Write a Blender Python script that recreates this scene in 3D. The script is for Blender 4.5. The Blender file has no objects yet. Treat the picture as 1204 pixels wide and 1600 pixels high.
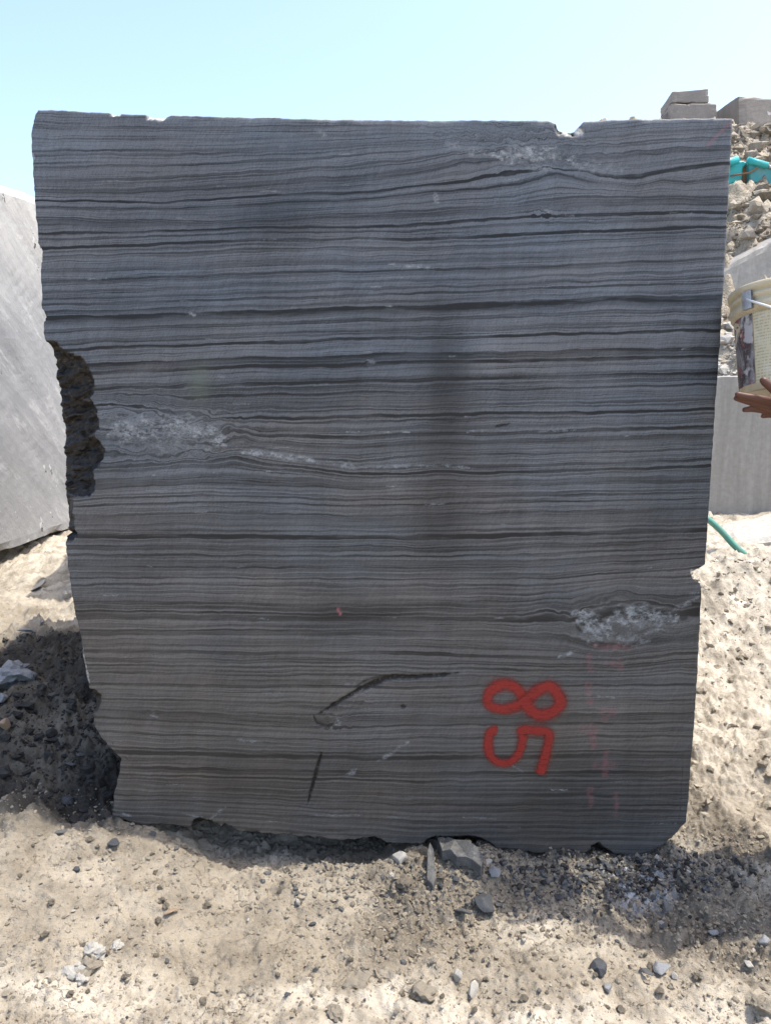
import bpy, bmesh, math, random
import numpy as np
from mathutils import Vector, Matrix

# ------------------------------------------------------------------ camera, world, sun
SC = bpy.context.scene
COL = SC.collection
R = math.radians
PITCH = R(9.9); FPX = 1202.0; CAMZ = 1.6
cam_d = bpy.data.cameras.new('camera'); cam = bpy.data.objects.new('camera', cam_d); COL.objects.link(cam)
cam_d.sensor_fit = 'VERTICAL'; cam_d.sensor_height = 36; cam_d.lens = FPX / 1600 * 36
cam_d.clip_start = 0.05; cam_d.clip_end = 2000
cam.location = (0, 0, CAMZ); cam.rotation_euler = (R(90) - PITCH, 0, 0)
SC.camera = cam

SUN_EL, SUN_AZ = R(68), R(3.5)            # azimuth: degrees behind +x
sun_dir = Vector((math.cos(SUN_EL) * math.cos(SUN_AZ), math.cos(SUN_EL) * math.sin(SUN_AZ), math.sin(SUN_EL)))
world = bpy.data.worlds.new('World'); SC.world = world; world.use_nodes = True
wn = world.node_tree; bg = wn.nodes['Background']
sky = wn.nodes.new('ShaderNodeTexSky'); sky.sky_type = 'NISHITA'; sky.sun_disc = False
sky.sun_elevation = SUN_EL; sky.sun_rotation = R(90) - SUN_AZ
sky.air_density = 1.0; sky.dust_density = 3.0; sky.ozone_density = 1.6
wn.links.new(sky.outputs[0], bg.inputs[0]); bg.inputs[1].default_value = 0.15
sl = bpy.data.lights.new('sun', 'SUN'); sl.energy = 2.1; sl.angle = R(0.5); sl.color = (1.0, 0.95, 0.86)
so = bpy.data.objects.new('sun', sl); COL.objects.link(so)
so.rotation_euler = sun_dir.to_track_quat('Z', 'Y').to_euler(); so.location = (6, 0, 12)
SC.view_settings.view_transform = 'Standard'; SC.view_settings.look = 'None'
SC.view_settings.exposure = 1.36; SC.view_settings.gamma = 1.0; SC.view_settings.use_curve_mapping = False

# ------------------------------------------------------------------ numeric helpers
rng = np.random.default_rng(7); random.seed(7)
TAB = rng.random((8, 512, 512))
def vnoise(x, y, seed=0):
    t = TAB[seed % 8]; o = seed * 37
    xi = np.floor(x).astype(np.int64); yi = np.floor(y).astype(np.int64)
    fx = x - xi; fy = y - yi
    fx = fx * fx * fx * (fx * (fx * 6 - 15) + 10); fy = fy * fy * fy * (fy * (fy * 6 - 15) + 10)
    a = t[(xi + o) % 512, (yi + o) % 512]; b = t[(xi + 1 + o) % 512, (yi + o) % 512]
    c = t[(xi + o) % 512, (yi + 1 + o) % 512]; d = t[(xi + 1 + o) % 512, (yi + 1 + o) % 512]
    return (a * (1 - fx) + b * fx) * (1 - fy) + (c * (1 - fx) + d * fx) * fy
def fbm(x, y, octv=4, seed=0, gain=0.5):
    s = 0; a = 1.0; n = 0; k = 1.0
    for i in range(octv):
        s = s + a * (vnoise(x * k + 13.7 * i, y * k + 7.3 * i, seed + i) * 2 - 1); n += a; a *= gain; k *= 2.03
    return s / n
def worley(x, y, seed=0, jit=0.9):
    t = TAB[seed % 8]; u = TAB[(seed + 3) % 8]
    xi = np.floor(x).astype(np.int64); yi = np.floor(y).astype(np.int64)
    best = np.full(x.shape, 9.0); rid = np.zeros(x.shape)
    for i in (-1, 0, 1):
        for j in (-1, 0, 1):
            a = (xi + i) % 512; b = (yi + j) % 512
            px = xi + i + 0.5 + jit * (t[a, b] - 0.5); py = yi + j + 0.5 + jit * (u[a, b] - 0.5)
            d = (px - x) ** 2 + (py - y) ** 2
            m = d < best; best = np.where(m, d, best); rid = np.where(m, t[b, a], rid)
    return np.sqrt(best), rid
def sstep(a, b, x):
    t = np.clip((x - a) / (b - a), 0, 1); return t * t * (3 - 2 * t)
def inpoly(px, py, poly):
    r = np.zeros(px.shape, bool); n = len(poly)
    for i in range(n):
        x0, y0 = poly[i]; x1, y1 = poly[(i + 1) % n]
        if y0 == y1: continue
        c = ((y0 > py) != (y1 > py)) & (px < (x1 - x0) * (py - y0) / (y1 - y0) + x0)
        r ^= c
    return r
def segdist(px, py, pts):
    """distance to a polyline and the parameter (0..1) of the nearest point"""
    best = np.full(px.shape, 1e9); par = np.zeros(px.shape); n = len(pts) - 1
    for i in range(n):
        ax, ay = pts[i]; bx, by = pts[i + 1]; dx, dy = bx - ax, by - ay
        t = np.clip(((px - ax) * dx + (py - ay) * dy) / (dx * dx + dy * dy + 1e-9), 0, 1)
        d = np.hypot(px - ax - t * dx, py - ay - t * dy)
        m = d < best; best = np.where(m, d, best); par = np.where(m, (i + t) / n, par)
    return best, par
CP, SP = math.cos(PITCH), math.sin(PITCH)
def ray(px, py):
    u = (px - 602.0) / FPX; v = (800.0 - py) / FPX
    return u, CP + v * SP, -SP + v * CP
def at(px, py, Y):                       # point seen at a photo pixel, Y metres away
    dx, dy, dz = ray(px, py); t = Y / dy
    return Vector((dx * t, Y, CAMZ + dz * t))
FY = 2.47                                # distance of the sawn face
def face(px, py):
    dx, dy, dz = ray(px, py); t = FY / dy
    return dx * t, CAMZ + dz * t
def unface(x, z):                        # back to photo measure (used for the traced veins)
    dy = FY; dz = z - CAMZ
    f = dy * CP - dz * SP; v = (dy * SP + dz * CP) / f
    return 602 + FPX * x / f, 800 - FPX * v

# ------------------------------------------------------------------ object helpers
def tag(o, label=None, cat=None, group=None, kind=None):
    if label: o['label'] = label
    if cat: o['category'] = cat
    if group: o['group'] = group
    if kind: o['kind'] = kind
    return o
def link(name, me, mat=None, parent=None):
    o = bpy.data.objects.new(name, me); COL.objects.link(o)
    if mat is not None and not me.materials: me.materials.append(mat)
    if parent: o.parent = parent
    return o
def empty(name, loc=(0, 0, 0), rot=(0, 0, 0)):
    o = bpy.data.objects.new(name, None); COL.objects.link(o); o.location = loc; o.rotation_euler = rot
    o.empty_display_size = 0.1
    return o
def mesh_np(name, co, quads=None, tris=None, smooth=True):
    me = bpy.data.meshes.new(name)
    nq = 0 if quads is None else len(quads); nt = 0 if tris is None else len(tris)
    me.vertices.add(len(co)); me.vertices.foreach_set('co', np.ascontiguousarray(co, np.float32).ravel())
    me.loops.add(nq * 4 + nt * 3); me.polygons.add(nq + nt)
    idx = []; st = []
    if nq: idx.append(np.asarray(quads, np.int32).ravel()); st.append(np.arange(nq) * 4)
    if nt: idx.append(np.asarray(tris, np.int32).ravel()); st.append(nq * 4 + np.arange(nt) * 3)
    me.loops.foreach_set('vertex_index', np.concatenate(idx).astype(np.int32))
    me.polygons.foreach_set('loop_start', np.concatenate(st).astype(np.int32))
    me.polygons.foreach_set('use_smooth', np.full(nq + nt, smooth))
    me.update(calc_edges=True); me.validate()
    return me
def fattr(me, name, v):
    a = me.attributes.new(name, 'FLOAT', 'POINT'); a.data.foreach_set('value', np.ascontiguousarray(v, np.float32).ravel())
def vattr(me, name, v):
    a = me.attributes.new(name, 'FLOAT_VECTOR', 'POINT'); a.data.foreach_set('vector', np.ascontiguousarray(v, np.float32).ravel())
def grid_quads(nr, nc):
    i = np.arange(nr - 1)[:, None] * nc + np.arange(nc - 1)[None, :]
    return np.stack([i, i + 1, i + nc + 1, i + nc], -1).reshape(-1, 4)
def bm_mesh(name, bm, smooth=False):
    me = bpy.data.meshes.new(name); bm.to_mesh(me); bm.free()
    for p in me.polygons: p.use_smooth = smooth
    return me

# ------------------------------------------------------------------ materials
class NT:
    def __init__(s, name):
        s.m = bpy.data.materials.new(name); s.m.use_nodes = True; s.t = s.m.node_tree
        s.b = s.t.nodes['Principled BSDF']; s.out = s.t.nodes['Material Output']
        s.b.inputs['Specular IOR Level'].default_value = 0.3
    def n(s, typ, **kw):
        nd = s.t.nodes.new(typ)
        for k, v in kw.items(): setattr(nd, k, v)
        return nd
    def put(s, inp, v):
        if isinstance(v, bpy.types.NodeSocket): s.t.links.new(v, inp)
        elif v is not None:
            if hasattr(inp.default_value, '__len__') and len(inp.default_value) == 4 and len(v) == 3: v = (*v, 1)
            inp.default_value = v
    def attr(s, name, vec=False):
        nd = s.n('ShaderNodeAttribute', attribute_name=name); return nd.outputs['Vector' if vec else 'Fac']
    def obj(s): return s.n('ShaderNodeTexCoord').outputs['Object']
    def vmul(s, v, k):
        nd = s.n('ShaderNodeVectorMath', operation='MULTIPLY'); s.put(nd.inputs[0], v); s.put(nd.inputs[1], k); return nd.outputs[0]
    def vadd(s, v, k):
        nd = s.n('ShaderNodeVectorMath', operation='ADD'); s.put(nd.inputs[0], v); s.put(nd.inputs[1], k); return nd.outputs[0]
    def noise(s, v, scale=1, detail=4, rough=0.5, dist=0):
        nd = s.n('ShaderNodeTexNoise'); s.put(nd.inputs['Vector'], v); nd.inputs['Scale'].default_value = scale
        nd.inputs['Detail'].default_value = detail; nd.inputs['Roughness'].default_value = rough; nd.inputs['Distortion'].default_value = dist
        return nd.outputs[0]
    def voro(s, v, scale, feature='F1', out='Distance'):
        nd = s.n('ShaderNodeTexVoronoi', feature=feature); s.put(nd.inputs['Vector'], v); nd.inputs['Scale'].default_value = scale
        return nd.outputs[out]
    def math(s, op, a, b=None, clamp=False):
        nd = s.n('ShaderNodeMath', operation=op, use_clamp=clamp); s.put(nd.inputs[0], a)
        if b is not None: s.put(nd.inputs[1], b)
        return nd.outputs[0]
    def rng(s, v, a, b, c=0.0, d=1.0):
        nd = s.n('ShaderNodeMapRange'); nd.clamp = True; s.put(nd.inputs[0], v)
        for i, q in enumerate((a, b, c, d)): nd.inputs[1 + i].default_value = q
        return nd.outputs[0]
    def mix(s, f, a, b, blend='MIX'):
        nd = s.n('ShaderNodeMix', data_type='RGBA', blend_type=blend); s.put(nd.inputs[0], f); s.put(nd.inputs[6], a); s.put(nd.inputs[7], b)
        return nd.outputs[2]
    def ramp(s, v, stops, interp='LINEAR'):
        nd = s.n('ShaderNodeValToRGB'); s.put(nd.inputs[0], v); cr = nd.color_ramp; cr.interpolation = interp
        while len(cr.elements) < len(stops): cr.elements.new(0.5)
        for e, (p, c) in zip(cr.elements, stops):
            e.position = p; e.color = (c, c, c, 1) if not hasattr(c, '__len__') else (*c, 1)
        return nd.outputs[0]
    def bump(s, h, dist, strength=1.0, prev=None):
        nd = s.n('ShaderNodeBump'); s.put(nd.inputs['Height'], h); nd.inputs['Distance'].default_value = dist
        nd.inputs['Strength'].default_value = strength
        if prev is not None: s.put(nd.inputs['Normal'], prev)
        return nd.outputs[0]
    def done(s, col, rough=0.8, normal=None):
        s.put(s.b.inputs['Base Color'], col); s.put(s.b.inputs['Roughness'], rough)
        if normal is not None: s.put(s.b.inputs['Normal'], normal)
        return s.m

VEINS = [ # (position, half width, strength) measured down the middle of the face
 (195,2,.3),(208,2,.25),(220,2,.35),(224,2,.45),(236,2,.4),(250,2.5,.55),(255,2,.35),(266,2,.5),(272,2.5,.6),(282,2,.3),(292,3,.95),(305,2.5,.7),(308,2,.4),
 (319,2,.25),(330,2.2,.65),(334,2,.6),(340,2,.5),(352,3,.95),(361,2.2,.6),(374,3,.95),(380,2,.35),(387,2,.5),(390,2,.4),(399,2,.2),(408,5,.35),(422,3,.7),(426,4,.35),
 (439,3,.4),(450,2.5,.6),(459,2.5,.65),(471,3,.45),(481,5,.95),(489,3,.3),(498,2,.6),(501,2,.6),(515,3,.4),(519,2,.5),(528,3,.9),(540,2,.25),(553,2.7,.9),(560,2.2,.65),
 (567,4.2,.95),(577,2,.35),(590,3,.5),(595,4,.9),(604,3,.5),(613,2.5,.7),(621,3,.3),(629,2,.4),(635,2.5,.6),(640,2,.45),(650,3.2,.95),(657,2.2,.65),(668,4,.4),(678,4,.85),
 (689,2.5,.55),(693,3,.6),(704,2.5,.4),(712,2.5,.65),(721,2,.25),(730,3,.6),(740,3,.9),(745,2,.5),(753,2.5,.5),(759,4,.6),(767,2,.3),(773,2,.5),(778,2.5,.65),(788,2.2,.7),
 (796,2,.3),(804,2.5,.6),(810,5,.4),(821,3,.4),(830,2.5,.6),(840,5.5,.95),(847,3,.3),(855,2.2,.65),(859,4,.5),(869,2.3,.75),(877,2,.5),(887,2.5,.65),(891,3,.4),(899,4,.4),
 (905,2.2,.7),(916,2.5,.6),(923,3,.3),(929,3,.4),(938,3,.3),(946,3,.65),(953,4,.55),(960,2.2,.8),(967,5,.8),(978,3,.3),(984,2.2,.7),(989,5,.55),(1000,2,.3),(1009,2.5,.5),
 (1021,4,.65),(1032,2.2,.6),(1036,2.2,.6),(1043,2.2,.7),(1050,2,.35),(1056,2.5,.6),(1065,3,.4),(1074,3,.75),(1083,2,.3),(1090,2,.35),(1098,2.5,.6),(1104,2,.4),(1112,2,.35),
 (1119,4,.55),(1123,2,.5),(1132,2.3,.75),(1141,3,.4),(1153,2.5,.6),(1161,2,.35),(1169,3,.4),(1176,2.3,.65),(1184,5,.75),(1193,3,.4),(1201,2,.4),(1209,4,.75),(1214,2.5,.6),
 (1221,2.2,.7),(1228,3,.4),(1235,3,.5),(1243,4,.6),(1251,2,.4),(1258,2.5,.6),(1267,3,.55),(1275,2,.4),(1284,3,.5),(1292,3,.5),(1301,3,.4),(1310,3,.5),(1320,3,.4)]

def mat_veined():
    t = NT('veined_black_marble'); fl = t.attr('flow', True)
    s = t.n('ShaderNodeSeparateXYZ'); t.put(s.inputs[0], fl); S = s.outputs[1]   # strata coordinate
    total = None
    # line groups, eight to a ramp
    for k in range(0, len(VEINS), 8):
        g = VEINS[k:k + 8]; a = g[0][0] - 14; b = g[-1][0] + 14
        st = [(0.0, 0.0)]; last = a
        for i, (p, w, d) in enumerate(g):
            lo = max(p - w * 1.0, last + 0.05); hi = p + w * .9
            if i + 1 < len(g): hi = min(hi, (p + g[i + 1][0]) / 2)
            st += [((lo - a) / (b - a), 0.0), ((p - w * .6 - a) / (b - a), d), ((min(p + w * .5, hi - .1) - a) / (b - a), d * .95), ((hi - a) / (b - a), 0.0)][0 if lo < p - w * .6 else 1:]
            last = hi
        st = st[:31] + [(1.0, 0.0)]
        f = t.rng(S, a / 500, b / 500)
        r = t.ramp(f, st)
        total = r if total is None else t.math('MAXIMUM', total, r)
    # veins come and go along their length
    along = t.noise(t.vmul(fl, (2.3, 26, 1)), 1, 3, .6)
    along2 = t.noise(t.vmul(fl, (11, 90, 1)), 1, 2, .6)
    amp = t.math('MULTIPLY', t.rng(along, .3, .58, .5, 1.15), t.rng(along2, .25, .55, .7, 1.08))
    vein = t.math('MULTIPLY', total, amp)
    # finer lamination between the traced veins
    n1 = t.noise(t.vmul(fl, (1.5, 170, 1)), 1, 3, .6)
    n2 = t.noise(t.vmul(fl, (3.2, 360, 1)), 1, 2, .6)
    n3 = t.noise(t.vmul(fl, (.5, 16, 1)), 1, 3, .5)
    o = t.obj()
    saw = t.noise(t.vmul(o, (210, 1, 3.5)), 1, 2, .6)
    saw2 = t.noise(t.vmul(o, (14, 1, .8)), 1, 3, .55)
    n = t.n('ShaderNodeMapping'); n.vector_type = 'POINT'; t.put(n.inputs[0], o); n.inputs['Rotation'].default_value = (0, R(-32), 0)
    diag = t.noise(t.vmul(n.outputs[0], (240, 1, 14)), 1, 2, .6)
    grain = t.noise(o, 230, 3, .8)
    lam = t.math('ADD', t.rng(n1, .34, .47, -.92, .12), t.rng(n2, .34, .48, -.88, .13))
    lam = t.math('ADD', lam, t.rng(n3, .3, .7, -.24, .24))
    lam = t.math('ADD', lam, t.rng(saw, .3, .7, -.13, .13))
    lam = t.math('ADD', lam, t.rng(saw2, .3, .7, -.05, .05))
    lam = t.math('ADD', lam, t.rng(diag, .36, .64, -.17, .17))
    lam = t.math('ADD', lam, t.rng(grain, .36, .64, -.38, .38))
    val = t.math('ADD', t.math('MULTIPLY', lam, .5), 1.0)
    val = t.math('MULTIPLY', val, t.math('SUBTRACT', 1.0, t.math('MULTIPLY', vein, .92)))
    val = t.math('MULTIPLY', val, t.math('SUBTRACT', 1.0, t.attr('patch')))
    val = t.math('MAXIMUM', val, .12)
    tone = t.noise(t.vmul(fl, (1.6, 5, 1)), 1, 3, .5)
    base = t.mix(t.rng(tone, .35, .65), (.112, .128, .148), (.128, .130, .136))
    cmb = t.n('ShaderNodeCombineXYZ')
    for i in range(3): t.put(cmb.inputs[i], val)
    col = t.mix(1.0, base, cmb.outputs[0], 'MULTIPLY')
    sp_ = t.n('ShaderNodeSeparateXYZ'); t.put(sp_.inputs[0], o)   # brown tint, stronger towards the bottom
    tint = t.math('MULTIPLY', t.rng(sp_.outputs[2], 1.9, .5), t.rng(t.noise(t.vmul(o, (2.2, 1, 1.3)), 1, 4, .6), .3, .62, .55, 1.0))
    col = t.mix(tint, col, (1.0, .845, .68), 'MULTIPLY'); col = t.mix(t.math('MULTIPLY', tint, .14), col, (.112, .094, .075))
    col = t.mix(t.math('MULTIPLY', t.attr('green'), .5), col, (.13, .155, .105))
    # calcite / quartz knots
    q = t.attr('quartz'); qn = t.noise(t.vmul(o, (44, 1, 80)), 1, 6, .78, 0); qv = t.noise(t.vmul(o, (55, 1, 80)), 1, 5, .75, .4)
    qm = t.math('MULTIPLY', q, t.rng(qn, .43, .55, .08, 1.0), True)
    qc = t.mix(t.rng(qv, .32, .66), (.085, .09, .095), (.40, .415, .415))
    col = t.mix(qm, col, qc)
    # fresh white chipping
    col = t.mix(t.attr('white'), col, t.mix(t.rng(t.noise(o, 130, 3), .4, .6), (.35, .33, .3), (.75, .73, .69)))
    # pale overspray
    pk = t.math('MULTIPLY', t.attr('pink'), t.rng(t.noise(o, 60, 3, .7), .32, .6))
    col = t.mix(pk, col, (.33, .11, .12))
    # open cracks
    col = t.mix(t.math('MULTIPLY', t.attr('crack'), t.rng(t.noise(o, 110, 3, .6), .25, .45)), col, (.012, .010, .008))
    # broken natural rock
    bn = t.noise(t.vmul(o, (9, 9, 26)), 1, 6, .65, .8); bw = t.noise(t.vmul(o, (14, 14, 60)), 1, 4, .6, 1.0)
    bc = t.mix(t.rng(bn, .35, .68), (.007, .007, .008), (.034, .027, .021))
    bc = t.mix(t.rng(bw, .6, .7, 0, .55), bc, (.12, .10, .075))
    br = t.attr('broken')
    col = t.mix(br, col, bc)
    rough = t.rng(br, 0, 1, .62, .42)
    h = t.math('ADD', t.math('MULTIPLY', qm, .5), t.math('ADD', t.math('MULTIPLY', saw, .1), t.math('MULTIPLY', grain, .2)))
    h = t.math('ADD', h, t.math('MULTIPLY', t.math('MULTIPLY', br, bn), 9.0))
    return t.done(col, rough, t.bump(h, .0016, .7))

def mat_soil():
    t = NT('quarry_dust_soil'); o = t.obj()
    big = t.noise(o, 1.7, 5, .55); mid = t.noise(o, 9, 5, .6); fin = t.noise(o, 60, 4, .65); gr = t.noise(o, 320, 3, .6)
    col = t.mix(t.rng(big, .35, .65), (.265, .226, .168), (.375, .326, .252))
    col = t.mix(t.rng(mid, .40, .66, 0, .75), col, (.18, .152, .113))
    crumb = t.attr('crumb'); col = t.mix(t.math('MULTIPLY', crumb, .7), col, (.155, .131, .10))
    col = t.mix(t.math('MULTIPLY', t.attr('pale'), t.rng(mid, .3, .62, 1, .2)), col, (.56, .505, .41))
    col = t.mix(t.rng(fin, .58, .74, 0, .5), col, (.10, .085, .065))
    col = t.mix(t.rng(gr, .62, .72, 0, .55), col, (.07, .064, .058))
    col = t.mix(t.rng(t.noise(t.vadd(o, (7, 3, 1)), 150, 2, .5), .66, .72, 0, .25), col, (.6, .55, .46))
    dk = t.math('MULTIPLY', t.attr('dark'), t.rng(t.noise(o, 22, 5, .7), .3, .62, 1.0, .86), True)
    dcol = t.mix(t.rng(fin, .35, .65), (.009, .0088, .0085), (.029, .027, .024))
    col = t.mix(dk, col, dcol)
    pw = t.math('MULTIPLY', t.attr('powder'), t.rng(t.noise(o, 26, 4, .65), .42, .5), True)
    col = t.mix(pw, col, (.42, .415, .41))
    hs = t.math('ADD', t.math('ADD', t.math('MULTIPLY', fin, 1.2), t.math('MULTIPLY', mid, 1.2)), t.math('MULTIPLY', gr, .5))
    wv = t.n('ShaderNodeTexNoise'); t.put(wv.inputs['Vector'], o); wv.inputs['Scale'].default_value = 14; wv.inputs['Detail'].default_value = 4
    cr = t.voro(t.vadd(o, t.vmul(wv.outputs[1], (.12, .12, 0))), 7.5, 'DISTANCE_TO_EDGE')
    crk = t.math('MULTIPLY', t.rng(cr, 0, .02, 1, 0), t.rng(t.noise(o, 5, 3), .5, .62))
    col = t.mix(t.math('MULTIPLY', crk, .35), col, (.14, .11, .08))
    hs = t.math('SUBTRACT', hs, t.math('MULTIPLY', crk, .5))
    return t.done(col, .95, t.bump(hs, .008, .9))

def mat_rock(name, a, b, vein=(.5, .5, .5), vamt=.25, scale=6.0, rough=.75, bumpd=.01, streak=None, white=0.0):
    t = NT(name); o = t.obj()
    v = t.vmul(o, streak) if streak else o
    n = t.noise(v, scale, 6, .62, .6); f = t.noise(o, scale * 9, 4, .65)
    col = t.mix(t.rng(n, .33, .67), a, b)
    col = t.mix(t.rng(f, .35, .7, 0, .35), col, tuple(q * .6 for q in a))
    w = t.noise(t.vmul(o, (1, 1, 2.2)), scale * 1.3, 3, .55, 2.2)
    line = t.math('SUBTRACT', 1.0, t.rng(t.math('ABSOLUTE', t.math('SUBTRACT', w, .5)), 0, .022))
    col = t.mix(t.math('MULTIPLY', line, vamt), col, vein)
    if white:
        sp = t.noise(t.vadd(o, (3, 9, 2)), scale * 2.2, 2, .5); col = t.mix(t.rng(sp, .7, .73, 0, white), col, (.78, .76, .72))
    h = t.math('ADD', n, t.math('MULTIPLY', f, .4))
    return t.done(col, rough, t.bump(h, bumpd, .8))

def mat_flat(name, c, rough=.5, metal=0.0, dirt=.3, dscale=20, dcol=(.12, .1, .08), bumpd=.0006):
    t = NT(name); o = t.obj(); n = t.noise(o, dscale, 5, .65); f = t.noise(o, dscale * 7, 3, .6)
    col = t.mix(t.rng(n, .45, .72, 0, dirt), c, dcol); col = t.mix(t.rng(f, .6, .75, 0, dirt * .6), col, tuple(q * .5 for q in c))
    t.b.inputs['Metallic'].default_value = metal
    return t.done(col, rough, t.bump(n, bumpd, .6))

M_VEIN = mat_veined(); M_SOIL = mat_soil()
def mat_left():
    t = NT('pale_sawn_marble'); o = t.obj(); mp = t.n('ShaderNodeMapping'); t.put(mp.inputs[0], o); mp.inputs['Rotation'].default_value = (R(35), 0, 0); d = mp.outputs[0]
    a = t.noise(o, 1.1, 5, .6); b = t.noise(t.vmul(d, (1, 2.2, 11)), 1, 5, .65); f = t.noise(o, 38, 4, .7); c = t.noise(t.vmul(d, (1, 1.5, 4)), 1.1, 3, .5, .5)
    col = t.mix(t.rng(a, .36, .64), (.24, .24, .238), (.36, .357, .35)); col = t.mix(t.rng(b, .36, .66, .55, 0), col, (.19, .193, .197)); col = t.mix(t.rng(b, .58, .7, 0, .6), col, (.46, .455, .445))
    line = t.math('SUBTRACT', 1.0, t.rng(t.math('ABSOLUTE', t.math('SUBTRACT', c, .5)), 0, .007)); col = t.mix(t.math('MULTIPLY', line, t.rng(a, .45, .6, 0, .35)), col, (.58, .57, .55))
    col = t.mix(t.rng(f, .5, .75, 0, .35), col, (.24, .24, .24)); z = t.n('ShaderNodeSeparateXYZ'); t.put(z.inputs[0], o)
    zone = t.math('MULTIPLY', t.rng(z.outputs[2], 1.9, 2.8), t.rng(b, .3, .6, .4, .9)); col = t.mix(zone, col, (.5, .48, .44))  # pale zone growing towards the top
    pt = t.noise(t.vadd(o, (5, 1, 8)), 7, 3, .6); pit = t.rng(pt, .70, .73); col = t.mix(pit, col, (.10, .095, .09)); col = t.mix(t.rng(t.noise(t.vadd(o, (5, 1.02, 7.96)), 7, 3, .6), .69, .70, 0, .5), col, (.6, .59, .57))
    col = t.mix(t.math('MULTIPLY', pit, .7), col, (.08, .075, .07))
    return t.done(col, .7, t.bump(t.math('SUBTRACT', t.math('ADD', b, t.math('MULTIPLY', f, .5)), t.math('MULTIPLY', pit, 3.0)), .008, .8))
M_LEFT = mat_left()
M_GREY = mat_rock('grey_sawn_marble', (.275, .255, .223), (.36, .338, .30), (.44, .42, .4), .12, 2.6, .65, .003, (5, 5, .35), .5)
M_BEIGE = mat_rock('dusty_grey_stone', (.25, .225, .20), (.32, .29, .255), (.5, .48, .44), .15, 2.0, .85, .01, None, .6)
M_DARKSTONE = mat_rock('dark_stone', (.025, .027, .03), (.075, .078, .084), (.4, .4, .4), .35, 30, .5, .002)
M_SLATE = mat_rock('dusty_slate', (.06, .06, .06), (.135, .13, .12), (.5, .48, .45), .2, 25, .7, .002)
M_PALE = mat_rock('pale_stone', (.34, .315, .27), (.52, .49, .43), (.75, .73, .7), .3, 25, .8, .003)
M_GREYST = mat_rock('grey_quartz_stone', (.14, .145, .15), (.30, .30, .30), (.7, .7, .7), .4, 25, .5, .002)
M_CLOD = mat_rock('dry_clod', (.26, .22, .165), (.40, .35, .27), (.3, .26, .2), .3, 30, .95, .006)
M_BROWN = mat_rock('brown_clod', (.155, .13, .098), (.255, .217, .165), (.4, .35, .28), .2, 30, .95, .006)
M_DARKSOIL = mat_rock('dark_soil', (.020, .019, .018), (.055, .050, .044), (.2, .18, .16), .15, 30, .95, .006)  # dark debris tone, kept low to match the painted left shade
M_TAN = mat_rock('tan_stone', (.30, .19, .12), (.42, .32, .22), (.6, .5, .4), .3, 25, .8, .003)
M_RUBBLE2 = mat_rock('grey_rubble', (.25, .215, .17), (.38, .33, .265), (.7, .66, .58), .2, 1.7, .95, .05)
M_RUBBLE = mat_rock('cream_rubble', (.30, .25, .18), (.52, .45, .35), (.7, .66, .58), .2, 1.7, .95, .05)

# ------------------------------------------------------------------ ground
def axis(lo, hi, f0, f1, d, g1, mid_lo, mid_hi, g2):
    c = list(np.arange(f0, f1 + 1e-6, d))
    def grow(start, mid, end, sgn):
        out = []; x = start; s = d
        while sgn * (end - x) > 0:
            s *= (g1 if sgn * (mid - x) > 0 else g2); x += sgn * s; out.append(x)
        return out
    return np.array(grow(f0, mid_lo, lo, -1)[::-1] + c + grow(f1, mid_hi, hi, 1))
def smooth_ground(x, y):
    z = .19 * np.maximum(y - 2.62, 0) - .19 * np.maximum(y - 4.85, 0) * .9
    z = np.where(y > 4.85, .19 * 2.23 + .012 * np.minimum(y - 4.85, 10), z)
    base = np.interp(x, [-2.2, -1.2, -.85, -.5, 0, .35, .8, 1.1, 2.5], [.16, .10, .035, -.03, -.055, -.045, -.085, -.065, .02])
    z = z + base * sstep(1.2, 2.2, y) * (1 - .85 * sstep(3.4, 4.6, y))
    z = z - .075 * sstep(-.82, -.6, x) * (1 - sstep(-.05, .12, x)) * sstep(2.36, 2.47, y) * (1 - sstep(3.0, 3.3, y))
    return z
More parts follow.
